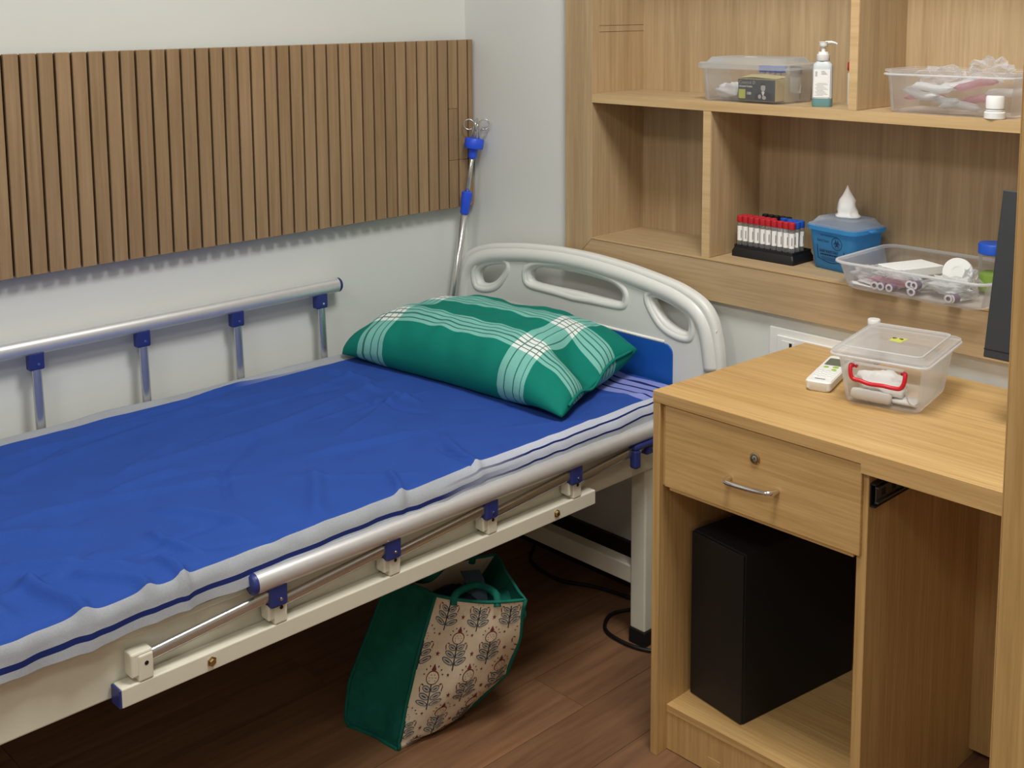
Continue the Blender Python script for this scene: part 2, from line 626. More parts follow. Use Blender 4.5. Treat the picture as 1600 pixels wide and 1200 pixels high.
build('divider', MB().box(0.8557, 0.8780, YF + 0.002, YBK, ZL, ZU - 0.023), 'shelf_z', shelf, bevel=0.0012, seg=1)
build('divider', MB().box(1.2312, 1.2512, YF + 0.002, YBK, ZU, 1.76), 'shelf_z', shelf, bevel=0.0012, seg=1)
build('divider', MB().box(1.75, 1.77, YF + 0.002, YBK, ZL, ZU - 0.023), 'shelf_z', shelf, bevel=0.0012, seg=1)
build('divider', MB().box(1.85, 1.87, YF + 0.002, YBK, ZU, 1.76), 'shelf_z', shelf, bevel=0.0012, seg=1)
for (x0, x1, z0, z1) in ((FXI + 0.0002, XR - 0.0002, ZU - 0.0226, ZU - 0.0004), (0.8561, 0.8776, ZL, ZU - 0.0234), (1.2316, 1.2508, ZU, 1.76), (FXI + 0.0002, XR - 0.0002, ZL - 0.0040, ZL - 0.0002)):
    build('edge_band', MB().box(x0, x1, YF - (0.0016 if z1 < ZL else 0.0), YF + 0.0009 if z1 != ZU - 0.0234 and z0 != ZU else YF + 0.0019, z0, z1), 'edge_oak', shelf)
# faint drawn cut lines on the inner side panel
for zc in (1.4365, 1.4525):
    build('cut_line', MB().box(FXI, FXI + 0.0003, YL + 0.004, YBK - 0.002, zc, zc + 0.0008), 'slat_back', shelf)

# ------------------------------------------------------------------ socket plate
sp = T('socket_plate', 'white wall socket plate half hidden behind the desk', 'socket', (1.15, 0, 0.68))
build('outer_plate', MB().box(1.041, 1.290, -0.007, 0, 0.675, 0.778), 'white', sp, bevel=0.002)
build('inner_plate', MB().box(1.0636, 1.268, -0.011, -0.007, 0.690, 0.7615), 'white', sp, bevel=0.0015)
for sx in (1.098, 1.165, 1.232):
    q = build('switch', MB().box(sx - 0.020, sx + 0.012, -0.0125, -0.011, 0.70, 0.752), 'white', sp, bevel=0.0005, seg=1)
    build('socket_slot', MB().box(sx - 0.0005, sx + 0.0065, -0.0130, -0.0124, 0.738, 0.749), 'rubber', q)

# ================================================================== DESK
DX0, DYF, DYB, DH = 1.111, -0.5066, -0.0135, 0.76
DXE = 2.42
desk = T('desk', 'light oak-look desk with one drawer and an open tower bay', 'desk', (1.5, -0.25, 0))
# top: thin front edge over the drawer, a 4 cm apron to the right of it
tp = [(DX0, DYF), (DXE, DYF), (DXE, DYB), (1.140, DYB)]
tm = MB()
tm.add([(x, y, 0.737) for x, y in tp] + [(x, y, DH) for x, y in tp], [(3, 2, 1, 0), (4, 5, 6, 7), (0, 1, 5, 4), (1, 2, 6, 5), (2, 3, 7, 6), (3, 0, 4, 7)])
build('desk_top', tm, 'oak_x', desk, bevel=0.0008, seg=1)
build('apron', MB().box(1.5602, DXE, DYF - 0.0004, DYF + 0.018, 0.7215, 0.7590), 'oak_x', desk)
build('side_panel', MB().box(DX0 + 0.0005, 1.1285, DYF + 0.0005, -0.02, 0, 0.7368), 'oak_z', desk, bevel=0.0008, seg=1)
build('side_panel', MB().box(1.5505, 1.5695, DYF + 0.012, -0.02, 0, 0.7368), 'oak_z', desk, bevel=0.0008, seg=1)
build('side_panel', MB().box(DXE - 0.02, DXE - 0.0005, DYF + 0.0005, -0.02, 0, 0.7368), 'oak_z', desk, bevel=0.0008, seg=1)
build('back_panel', MB().box(1.1285, DXE - 0.02, -0.062, -0.05, 0.02, 0.7368), 'oak_z', desk)
build('bottom_shelf', MB().box(1.1286, 1.5504, -0.476, -0.062, 0.083, 0.0995), 'oak_x', desk, bevel=0.0008, seg=1)
build('plinth', MB().box(1.1286, 1.5504, -0.474, -0.458, 0.002, 0.083), 'oak_z', desk)
build('plinth_block', MB().box(1.232, 1.262, -0.4755, -0.474, 0.006, 0.034), 'oak_x', desk, bevel=0.0005, seg=1)
dr = build('drawer_front', MB().box(1.1385, 1.5600, DYF + 0.004, DYF + 0.020, 0.5715, 0.7355), 'oak_x', desk, bevel=0.001, seg=1)
build('drawer_box', MB().box(1.142, 1.546, DYF + 0.021, -0.12, 0.590, 0.700), 'oak_y', desk)
build('drawer_bottom_lip', MB().box(1.150, 1.548, DYF + 0.006, DYF + 0.018, 0.566, 0.5713), 'oak_x', desk)
build('filler_strip', MB().box(1.1286, 1.1360, DYF + 0.012, DYF + 0.03, 0.57, 0.7365), 'oak_z', desk)
# lock and handle
ly_ = DYF + 0.004
m = MB().lathe([(0.0108, 0), (0.0108, 0.002), (0.0092, 0.003), (0.0068, 0.003), (0.0066, 0.0012)], n=24)
m.xf(Matrix.Translation((1.3472, ly_, 0.6864)) @ Matrix.Rotation(PI / 2, 4, 'X'))
lk = build('lock', m, 'brass', dr, auto=40)
m = MB().lathe([(0.0060, 0), (0.0056, 0.0016), (0.0030, 0.0020)], n=18)
m.xf(Matrix.Translation((1.3472, ly_ - 0.0008, 0.6864)) @ Matrix.Rotation(PI / 2, 4, 'X'))
m.box(1.3466, 1.3478, ly_ - 0.0034, ly_ - 0.0027, 0.6845, 0.6883, 1)
build('lock_core', m, ['steel', 'rubber'], desk)
hx0, hx1, hz0, hz1 = 1.2925, 1.3955, 0.6330, 0.6385
hp = smooth_loop([(hx0, ly_, hz0), (hx0 + 0.001, ly_ - 0.014, hz0), (hx0 + 0.010, ly_ - 0.023, hz0 + 0.0005), ((hx0 + hx1) / 2, ly_ - 0.026, (hz0 + hz1) / 2), (hx1 - 0.010, ly_ - 0.023, hz1), (hx1 - 0.001, ly_ - 0.014, hz1), (hx1, ly_, hz1)], 5, False)
build('handle', MB().tube(hp, 0.0050, 12), 'chrome', dr, smooth=True)
# telescopic slide left on the outside of the bay
sy0, sy1 = DYF + 0.016, -0.13
m = MB().box(1.5697, 1.5717, sy0, sy1, 0.6615, 0.7005).box(1.5697, 1.5800, sy0, sy1, 0.6600, 0.6630).box(1.5697, 1.5800, sy0, sy1, 0.6990, 0.7020)
sl = build('drawer_slide', m, 'black', desk)
m = MB().box(1.5775, 1.5790, sy0 + 0.004, sy1, 0.6700, 0.6930).box(1.5770, 1.583, sy0 + 0.004, sy1, 0.6665, 0.6700).box(1.5770, 1.583, sy0 + 0.004, sy1, 0.6930, 0.6960)
build('inner_rail', m, 'rail_metal', sl)
for k in range(4):
    yy = sy0 + 0.022 + 0.036 * k
    build('slot', MB().box(1.5790, 1.5794, yy, yy + 0.013, 0.676, 0.688), 'rubber', sl)

# ================================================================== wooden post at the right
wp = T('wooden_post', 'tall light oak post at the right edge in front of the desk', 'post', (2.016, -0.905, 0))
build('post_core', MB().box(1.9877, 2.045, -0.95, -0.86, 0, CEIL), 'oak_z', wp, bevel=0.0015, seg=1)
build('edge_strip', MB().box(1.9865, 1.9877, -0.949, -0.861, 0, CEIL), 'oak_z', wp)

# ================================================================== BED
BC = 0.4915
bed = T('hospital_bed', 'cream hospital bed with white headboard and aluminium side rails', 'bed', (0.46, -1.05, 0))
# headboard -------------------------------------------------------
HY = -0.06
half = [(0.0, 0.872), (0.07, 0.8705), (0.187, 0.862), (0.297, 0.847), (0.352, 0.835), (0.402, 0.814), (0.430, 0.785), (0.445, 0.744), (0.456, 0.680), (0.460, 0.56), (0.460, 0.43)]
halfs = [tuple(p) for p in smooth_loop([(x, z) for x, z in half], 5, False)]
outer = [(BC + x, z) for x, z in halfs] + [(BC - x, z) for x, z in reversed(halfs[1:])]
outer = [(p[0], p[1]) for p in outer]
hc = smooth_loop([(0.165, 0.808), (0.13, 0.8255), (0.06, 0.832), (-0.06, 0.832), (-0.13, 0.8255), (-0.165, 0.808), (-0.172, 0.785), (-0.158, 0.766), (-0.10, 0.763), (0.0, 0.7645), (0.10, 0.763), (0.158, 0.766), (0.172, 0.785)], 4)
hr = smooth_loop([(0.250, 0.803), (0.262, 0.813), (0.282, 0.812), (0.325, 0.802), (0.362, 0.786), (0.377, 0.764), (0.374, 0.738), (0.360, 0.727), (0.325, 0.731), (0.288, 0.748), (0.256, 0.782)], 4)
holes = [[(BC + p[0], p[1]) for p in hc], [(BC + p[0], p[1]) for p in hr], [(BC - p[0], p[1]) for p in reversed(hr)]]
hbm = shape2d(outer, holes, 0.030, 0.010).xf(Matrix.Translation((0, HY, 0)))
hb = build('headboard', hbm, 'white_abs', bed, auto=50)
# swollen grip along the top and round the openings
off = smooth_loop([(x * 0.955, z - 0.019) for x, z in half[:9]], 5, False)
arc = [(BC - p[0], HY - 0.004, p[1]) for p in reversed(off)] + [(BC + p[0], HY - 0.004, p[1]) for p in off[1:]]
build('top_grip', MB().tube(arc, 0.0215, 14), 'white_abs', hb, smooth=True)
for hl in holes:
    cx = sum(p[0] for p in hl) / len(hl)
    cz = sum(p[1] for p in hl) / len(hl)
    ring = []
    for p in hl:
        d = Vector((p[0] - cx, p[1] - cz))
        d = d.normalized() * 0.008
        ring.append((p[0] + d.x, HY - 0.009, p[1] + d.y))
    build('opening_rim', MB().tube(ring, 0.0105, 8, closed=True), 'white_abs', hb, smooth=True)
pan = MB().loft([[Vector((p.x, HY - 0.0155, p.y)) for p in rring(BC, 0.575, 0.327, 0.125, 0.022, 0)], [Vector((p.x, HY - 0.0185, p.y)) for p in rring(BC, 0.575, 0.326, 0.124, 0.022, 0)]])
build('blue_inset', pan, 'blue_panel', hb)
build('panel_ledge', MB().tube([(BC - 0.33, HY - 0.015, 0.7035), (BC + 0.30, HY - 0.015, 0.7035)], 0.004, 8), 'white_abs', hb, smooth=True)
build('clip_nub', MB().lathe([(0.004, 0), (0.0025, 0.006), (0.004, 0.010)], n=10).xf(Matrix.Translation((BC + 0.441, HY - 0.01, 0.756)) @ Matrix.Rotation(PI / 2, 4, 'Y')), 'white', hb)
# foot board, out of view beyond the left edge
fb = build('footboard', shape2d(outer, holes, 0.030, 0.010).xf(Matrix.Translation((0, -2.03, 0))), 'white_abs', bed, auto=50)

# frame -----------------------------------------------------------
BX0, BX1 = 0.075, 0.855
for x0, x1 in ((BX1 - 0.045, BX1), (BX0, BX0 + 0.045)):
    build('side_beam', MB().box(x0, x1, -2.0, -0.085, 0.4375, 0.528), 'cream', bed, bevel=0.003)
for y0 in (-0.125, -0.80, -1.40, -2.0):
    build('cross_beam', MB().box(BX0 + 0.045, BX1 - 0.045, y0, y0 + 0.04, 0.445, 0.50), 'cream', bed, bevel=0.002)
build('bed_deck', MB().box(BX0 - 0.01, BX1 + 0.008, -1.99, -0.09, 0.5285, 0.540), 'cream', bed, bevel=0.002)
for lx in (0.806, 0.085):
    for ly in (-0.212, -1.86):
        lg = build('leg', MB().box(lx, lx + 0.045, ly, ly + 0.045, 0.037, 0.4375), 'cream', bed, bevel=0.004)
        build('rubber_foot', MB().box(lx - 0.002, lx + 0.047, ly - 0.002, ly + 0.047, 0.0, 0.037), 'rubber', lg, bevel=0.002)
for ly in (-0.207, -1.855):
    build('leg_brace', MB().box(0.13, 0.806, ly, ly + 0.035, 0.142, 0.186), 'cream', bed, bevel=0.003)
build('pole_socket', MB().tube([(0.0215, -0.153, 0.40), (0.0300, -0.139, 0.475)], 0.0135, 12), 'cream', bed, smooth=True)

POST_N = [-1.470, -1.2245, -0.979, -0.7335, -0.488]     # pivots on the near mounting bar
POST_F = [-1.523, -1.2775, -1.032, -0.7865, -0.541]
LNK = 0.2445


def blockmb(y, x, z):
    m = MB().box(x - 0.018, x + 0.006, y - 0.018, y + 0.018, z, z + 0.052)
    m.box(x + 0.006, x + 0.010, y - 0.018, y + 0.018, z + 0.006, z + 0.050)
    return m


def side_rail(near):
    if near:
        xt, zt, y0, y1 = 0.884, 0.5505, -1.266, -0.215
    else:
        xt, zt, y0, y1 = 0.036, 0.7860, -1.565, -0.487
    sx = 1 if near else -1
    n = 20
    ring = lambda y, k: [Vector((xt + 0.0165 * k * math.cos(a), y, zt + 0.0185 * k * math.sin(a))) for a in [2 * PI * i / n for i in range(n)]]
    rail = build('side_rail', MB().loft([ring(y0, 1), ring(y1, 1)]), 'alu', bed, auto=50)
    for ye, s in ((y0, -1), (y1, 1)):
        build('end_cap', MB().loft([ring(ye, 1.0), ring(ye + s * 0.006, 1.0), ring(ye + s * 0.010, 0.8)]), 'blue_abs', rail, auto=50)
    # mounting bar
    xb0, xb1 = (0.857, 0.887) if near else (0.045, 0.073)
    yb0, yb1 = (-1.506, -0.424) if near else (-1.56, -0.48)
    bar = build('mounting_bar', MB().box(xb0, xb1, yb0, yb1, 0.433, 0.4645), 'cream', bed, bevel=0.002)
    build('bar_end_cap', MB().box(xb0 + 0.0005, xb1 - 0.0005, yb0 - 0.004, yb0, 0.4335, 0.464), 'blue_abs', bar, bevel=0.001, seg=1)
    if near:
        for yb in (-1.352, -0.545):
            m = MB().lathe([(0.0085, 0), (0.0085, 0.0015), (0.0062, 0.0016), (0.0062, 0.0045), (0.005, 0.0055)], n=6)
            m.xf(Matrix.Translation((xb1, yb, 0.449)) @ Matrix.Rotation(PI / 2, 4, 'Y'))
            build('bolt', m, 'brass', bar)
    for i, yp in enumerate(POST_N if near else POST_F):
        xp = 0.873 if near else 0.052
        # pivot block on the bar
        m = MB().box(xp - 0.013, xp + 0.013, yp - 0.018, yp + 0.018, 0.4735, 0.513)
        m.box(xp - 0.013, xp + 0.015, yp - 0.007, yp + 0.018, 0.4645, 0.508)
        bl = build('pivot_block', m, 'cream', bar, bevel=0.003)
        m = MB().lathe([(0.0035, 0), (0.0035, 0.0006)], n=10).xf(Matrix.Translation((xp + 0.0150, yp + 0.006, 0.493)) @ Matrix.Rotation(PI / 2, 4, 'Y'))
        build('rivet', m, 'rubber', bar)
        # post
        a = Vector((xp, yp, 0.494))
        b = Vector((xt, yp + LNK, zt - 0.030)) if near else Vector((xt + 0.003, yp, zt - 0.022))
        d = (b - a).normalized()
        sd = Vector((1, 0, 0))
        up_ = sd.cross(d).normalized()
        prof = [sd * (0.0055 * cx_) + up_ * (0.010 * cz_) for cx_, cz_ in ((1, 0.55), (0.5, 1), (-0.5, 1), (-1, 0.55), (-1, -0.55), (-0.5, -1), (0.5, -1), (1, -0.55))]
        build('rail_post', MB().loft([[a + q for q in prof], [b + q for q in prof]]), 'steel', rail, auto=60)
        # blue clip under the tube
        yc = yp + (LNK if near else 0)
        m = MB().box(xt - 0.011, xt + 0.011, yc - 0.017, yc + 0.017, zt - 0.052, zt - 0.012)
        cl = build('rail_clip', m, 'blue_abs', rail, bevel=0.004)
        m = MB().lathe([(0.0032, 0), (0.0028, 0.0015)], n=10).xf(Matrix.Translation((xt + 0.011, yc + 0.003, zt - 0.039)) @ Matrix.Rotation(PI / 2, 4, 'Y'))
        build('clip_pin', m, 'chrome', rail)
    if near:
        m = MB().box(xt - 0.008, xt + 0.016, -0.305, -0.222, 0.520, 0.534)
        m.box(xt - 0.004, xt + 0.016, -0.305, -0.286, 0.478, 0.522)
        build('release_latch', m, 'blue_abs', rail, bevel=0.005)
    return rail


side_rail(True)
side_rail(False)

# mattress --------------------------------------------------------
MX0, MX1, MY0, MY1, MZ0, MZ1 = 0.060, 0.868, -1.985, -0.095, 0.5402, 0.590
build('foam_mattress', MB().box(MX0, MX1, MY0, MY1, MZ0, MZ1), 'mattress', bevel=0.018, seg=4, smooth=True, loc=(0.46, -1.04, MZ0))
tag(bpy.data.objects['foam_mattress'], 'thin dark green mattress under the blue sheet', 'mattress')

# sheet -----------------------------------------------------------
FOLDS = []   # (x0,y0,x1,y1,width,height)
FOLDS += [(0.207, -1.425, 0.135, -0.85, 0.018, 0.0035), (0.745, -0.737, 0.865, -0.765, 0.007, -0.004), (0.70, -0.70, 0.88, -0.748, 0.014, 0.004),
          (0.50, -1.536, 0.573, -1.10, 0.016, 0.004), (0.756, -1.511, 0.88, -1.446, 0.014, 0.007), (0.72, -1.58, 0.88, -1.55, 0.016, 0.008),
          (0.66, -1.60, 0.80, -1.42, 0.020, 0.006), (0.663, -1.01, 0.85, -1.10, 0.020, 0.005), (0.80, -1.40, 0.886, -1.385, 0.012, 0.007), (0.60, -1.70, 0.84, -1.66, 0.025, 0.008),
          (0.40, -1.25, 0.33, -0.55, 0.022, 0.004), (0.30, -1.6, 0.22, -0.75, 0.020, 0.003), (0.55, -0.85, 0.42, -0.60, 0.018, 0.004), (0.25, -0.95, 0.22, -0.50, 0.012, 0.003),
          (0.62, -1.30, 0.80, -1.22, 0.018, 0.006), (0.70, -1.36, 0.83, -1.33, 0.012, 0.006), (0.45, -1.75, 0.62, -1.45, 0.03, 0.006), (0.58, -0.95, 0.66, -0.72, 0.016, 0.004),
          (0.33, -0.72, 0.55, -0.63, 0.010, -0.003), (0.12, -1.15, 0.11, -0.60, 0.012, 0.004), (0.52, -1.12, 0.68, -1.18, 0.010, -0.003), (0.76, -0.55, 0.87, -0.40, 0.014, 0.004),
          (0.78, -0.90, 0.88, -0.955, 0.010, 0.005), (0.70, -0.30, 0.84, -0.17, 0.014, 0.005), (0.62, -0.20, 0.80, -0.12, 0.012, 0.005), (0.15, -0.62, 0.30, -0.58, 0.014, 0.005), (0.3, -0.62, 0.5, -0.60, 0.012, 0.004)]
for k in range(26):
    x, y = rnd.uniform(0.12, 0.84), rnd.uniform(-1.75, -0.55)
    a = rnd.gauss(1.45, 0.35) if rnd.random() < 0.65 else rnd.uniform(0, PI)
    L = rnd.uniform(0.08, 0.35)
    FOLDS.append((x, y, x + L * math.cos(a), y + L * math.sin(a), rnd.uniform(0.008, 0.02), rnd.uniform(-0.0025, 0.004)))


def fold_h(x, y):
    h = 0.0
    for x0, y0, x1, y1, wd, am in FOLDS:
        dx, dy = x1 - x0, y1 - y0
        L2 = dx * dx + dy * dy
        t = ((x - x0) * dx + (y - y0) * dy) / L2
        if t < -0.15 or t > 1.15:
            continue
        L = math.sqrt(L2)
        wd = wd * 0.8
        bow = 0.05 * L * math.sin(PI * t + x0 * 40)
        d = ((x - x0) * dy - (y - y0) * dx) / L + bow
        if abs(d) > 3 * wd:
            continue
        e = 1.0
        if t < 0.2:
            e = max(0, (t + 0.15) / 0.35)
        elif t > 0.8:
            e = max(0, (1.15 - t) / 0.35)
        e = e * e * (3 - 2 * e)
        h += am * math.exp(-(d / wd) ** 2) * e
    h *= 2.5
    if y > -0.62:
        h *= max(0.25, 1 - (y + 0.62) * 8)
    h += 0.0018 * noise.noise(Vector((x * 7, y * 5, 0.3))) + 0.0012 * noise.noise(Vector((x * 19, y * 15, 4.2)))
    return h


SX0, SX1, STOP, RAD = 0.052, 0.8765, 0.6045, 0.026


def sheet_section(hem_near, far_raise):
    """list of (x, z, nx, nz, s): s is the cloth distance in metres from the near top edge (0) to far"""
    P = []
    zf = 0.560
    for k in range(4):
        P.append((SX0, zf + (STOP - RAD + far_raise - zf) * k / 4, -1, 0))
    for k in range(9):
        a = PI - k / 8 * PI / 2
        P.append((SX0 + RAD + RAD * math.cos(a), STOP - RAD + far_raise * (1 - k / 11.0) + RAD * math.sin(a), math.cos(a), math.sin(a)))
    nt = 150
    for k in range(1, nt):
        f = k / nt
        P.append((SX0 + RAD + (SX1 - SX0 - 2 * RAD) * f, STOP + far_raise * 0.27 * max(0, 1 - f * 9), 0, 1))
    for k in range(9):
        a = PI / 2 - k / 8 * PI / 2
        P.append((SX1 - RAD + RAD * math.cos(a), STOP - RAD + RAD * math.sin(a), math.cos(a), math.sin(a)))
    for k in range(1, 9):
        f = k / 8
        P.append((SX1 + 0.004 * f, STOP - RAD + (hem_near - STOP + RAD) * f, 1, 0))
    s, out = 0.0, []
    for i, p in enumerate(P):
        if i:
            s += math.hypot(p[0] - P[i - 1][0], p[1] - P[i - 1][1])
        out.append([*p, s])
    return out


sm = MB()
NYS = 330
ys = [-1.99 + (1.99 - 0.092) * k / NYS for k in range(NYS + 1)]
uvs = []
ref = sheet_section(0.553, 0)
ncol = len(ref)
S0 = ref[-1][4]
for j, y in enumerate(ys):
    hem = 0.552 + 0.012 * min(0, y + 1.2) + 0.003 * noise.noise(Vector((0, y * 6, 2.0)))
    fr = 0.010 + 0.012 * math.exp(-((y + 1.12) / 0.10) ** 2) + 0.006 * noise.noise(Vector((0, y * 7, 9.0)))
    sec = sheet_section(hem, fr)
    for (x, z, nx, nz, s), (_, _, _, _, s_ref) in zip(sec, ref):
        fh = fold_h(min(max(x, 0.06), 0.875), y)
        side = 0.006 * noise.noise(Vector((z * 6, y * 14, 1.5))) + 0.004 * noise.noise(Vector((z * 10, y * 33, 5.5)))
        hx_ = nx * (fh * 0.4 + side + 0.002)
        hz_ = nz * (fh + 0.003)
        sm.v.append((x + hx_, y, max(z + hz_, z - 0.009)))
        # cloth slides about, so the border wanders
        wv = 0.003 * noise.noise(Vector((0.0, y * 5.0, 7.7))) + 0.002 * noise.noise(Vector((0.0, y * 17.0, 3.1)))
        if s_ref > 0.5:
            wv += 0.009 - 0.0195 * min(1.0, max(0.0, (y + 1.65) / 1.4))
        uvs.append((S0 - s_ref + wv, y + 0.012 * noise.noise(Vector((x * 9, 0, 6.0))) + 0.02 * (x - 0.8)))
for j in range(NYS):
    for i in range(ncol - 1):
        a = j * ncol + i
        sm.f.append((a, a + 1, a + ncol + 1, a + ncol))
        sm.mi.append(0)
sm.uv = uvs


def sheet_material():
    t = NT('blue_bordered_sheet')
    tc = t.new('ShaderNodeTexCoord')
    sep = t.new('ShaderNodeSeparateXYZ')
    t.link(tc.outputs['UV'], sep.inputs[0])
    u, v = sep.outputs[0], sep.outputs[1]
    blue, navy = srgb(43, 76, 154), srgb(28, 40, 96)
    grey, pale = srgb(158, 162, 168), srgb(182, 188, 202)
    # across: u = 0 at the near hem; range 0..1 m
    nr = t.ramp(u, [(0.0, grey), (0.019, navy), (0.025, grey), (0.052, blue), (S0 - 0.088, grey), (S0 - 0.034, navy), (S0 - 0.028, grey)], True)
    nr2 = t.ramp(u, [(0.0, grey), (0.013, navy), (0.019, pale), (0.0335, navy), (0.0385, pale), (0.053, blue), (S0 - 0.10, grey)], True)
    k = t.new('ShaderNodeMapRange')
    k.inputs['From Min'].default_value = -0.86
    k.inputs['From Max'].default_value = -0.62
    t.link(v, k.inputs['Value'])
    acr = t.mix(k.outputs[0], nr, nr2)
    # head end: bands along the head edge
    hv = t.math('ADD', v, 0.30)       # 0 at y=-0.30, 0.2 at the head edge
    lil = srgb(132, 142, 204)
    hd = t.ramp(t.math('MULTIPLY', hv, 4.0), [(0.0, blue), (0.30, lil), (0.40, navy), (0.425, lil), (0.53, navy), (0.56, lil), (0.65, navy), (0.685, lil), (0.80, blue)], True)
    isb = t.math('GREATER_THAN', u, 0.0525)
    ish = t.math('GREATER_THAN', hv, 0.075)
    col = t.mix(t.math('MULTIPLY', isb, ish), acr, hd)
    f = t.noise(t.coords('Object', (1, 1, 1)), 420, 2)
    f2 = t.noise(t.coords('Object', (1, 1, 1)), 14, 4)
    fac = t.math('ADD', t.math('MULTIPLY', f, 0.30), t.math('MULTIPLY', f2, 0.22))
    fac = t.math('ADD', fac, 0.76)
    cg = t.new('ShaderNodeCombineColor')
    for i in range(3):
        t.link(fac, cg.inputs[i])
    t.link(t.mix(1.0, col, cg.outputs[0], 'MULTIPLY'), t.b.inputs['Base Color'])
    t.b.inputs['Roughness'].default_value = 0.85
    t.b.inputs['Specular IOR Level'].default_value = 0.15
    t.bump(f, 0.1, 0.0006)
    return t.m


MT['sheet'] = sheet_material()
o = build('bed_sheet', sm, 'sheet', smooth=True, loc=(0.46, -1.04, 0.545))
tag(o, 'royal blue bed sheet with grey striped borders spread over the mattress', 'bed sheet')


# pillow ----------------------------------------------------------
def pillow_material():
    t = NT('green_plaid_cotton')
    tc = t.new('ShaderNodeTexCoord')
    sep = t.new('ShaderNodeSeparateXYZ')
    t.link(tc.outputs['UV'], sep.inputs[0])
    K, W, N0 = (0, 0, 0, 1), (1, 1, 1, 1), (0.55, 0.55, 0.55, 1)

    def masks(c, bands):
        b, l = [(0.0, K)], [(0.0, K)]
        for a, e, nl in bands:
            b += [(a, W), (e, K)]
            for i in range(nl):
                p = a + (e - a) * (i + 0.75) / (nl + 0.5)
                l += [(p, W), (p + (e - a) * 0.055, K)]
        return t.ramp(c, b, True), t.ramp(c, l, True)
    bu, lu = masks(sep.outputs[0], [(0.15, 0.25, 3), (0.735, 0.845, 3)])
    bv, lv = masks(sep.outputs[1], [(0.215, 0.365, 4), (0.60, 0.76, 4)])
    teal, mid, white, dark = srgb(16, 122, 106), srgb(122, 186, 174), srgb(224, 232, 228), srgb(18, 92, 80)
    c = t.mix(bu, teal, mid)
    c = t.mix(bv, c, mid)
    both = t.math('MULTIPLY', bu, bv)
    c = t.mix(both, c, white)
    c = t.mix(t.math('MULTIPLY', t.math('MAXIMUM', lu, lv), 0.85), c, dark)
    f = t.noise(t.coords('Object'), 380, 2)
    f2 = t.noise(t.coords('Object'), 18, 4)
    fac = t.math('ADD', t.math('ADD', t.math('MULTIPLY', f, 0.2), t.math('MULTIPLY', f2, 0.22)), 0.80)
    cg = t.new('ShaderNodeCombineColor')
    for i in range(3):
        t.link(fac, cg.inputs[i])
    t.link(t.mix(1.0, c, cg.outputs[0], 'MULTIPLY'), t.b.inputs['Base Color'])
    t.b.inputs['Roughness'].default_value = 0.85
    t.b.inputs['Specular IOR Level'].default_value = 0.15
    t.bump(f, 0.1, 0.0006)
    return t.m


MT['plaid'] = pillow_material()
PA, PB, PCc, PD = Vector((0.075, -0.540)), Vector((0.838, -0.470)), Vector((0.745, -0.100)), Vector((0.070, -0.135))
PZ = 0.6112


def pillow_pt(u, v, top):
    p = PA.lerp(PB, u).lerp(PD.lerp(PCc, u), v)
    a, b = 2 * u - 1, 2 * v - 1
    # sides draw in between the ears
    c = (PA + PB + PCc + PD) / 4
    p = p + (c - p).normalized() * (0.030 * ((1 - b * b) * abs(a) ** 3))
    p = p + (c - p).normalized() * (0.022 * ((1 - a * a) * abs(b) ** 3))
    p = p + (c - p) * (0.075 if a < 0 else 0.03) * abs(a) ** 8 * abs(b) ** 8
    e = max(0.0, 1 - abs(a) ** (5.0 if a < 0 else 3.2)) ** 0.5 * max(0.0, 1 - abs(b) ** 2.6) ** 0.5
    wr = 0.006 * noise.noise(Vector((u * 16, v * 3, 3.0))) * max(0, 1 - v * 1.6) + 0.009 * noise.noise(Vector((u * 5, v * 5, 1.0))) + 0.004 * noise.noise(Vector((u * 15, v * 9, 2.0)))
    wr *= min(1, e * 2.5)
    ed = max(1 - abs(a) ** 5, 1 - abs(b) ** 5)
    zs = PZ + 0.010 + 0.034 * ed * min(1, 0.35 + 0.65 * (1 - abs(a) ** 4)) + 0.058 * v * v * (0.55 + 0.45 * u)
    if not top:
        return Vector((p.x, p.y, zs - (zs - PZ) * min(1, e * 1.8)))
    z = zs + (0.108 - 0.038 * v) * e + wr
    if u > 0.82:      # open end of the case folds in on the right
        k = (u - 0.82) / 0.18
        dv = (v - 0.45) / 0.15
        z -= 0.060 * math.sin(min(1, k) * PI * 0.7) * math.exp(-dv * dv) * (e ** 0.4)
    if v < 0.2:
        z += 0.005 * math.sin(u * 23 + 1) * noise.noise(Vector((u * 9, 0, 5))) * (0.2 - v) / 0.2 * e * 4
    return Vector((p.x, p.y, z))


def arc_table(f, n=60):
    t, acc = [0.0], 0.0
    for k in range(n):
        acc += (f((k + 1) / n) - f(k / n)).length
        t.append(acc)
    return [q / acc for q in t]


ARC_U = arc_table(lambda q: pillow_pt(q, 0.5, 1))
ARC_V = arc_table(lambda q: pillow_pt(0.5, q, 1))


def look(tab, q):
    k = q * (len(tab) - 1)
    i = min(int(k), len(tab) - 2)
    return tab[i] + (tab[i + 1] - tab[i]) * (k - i)


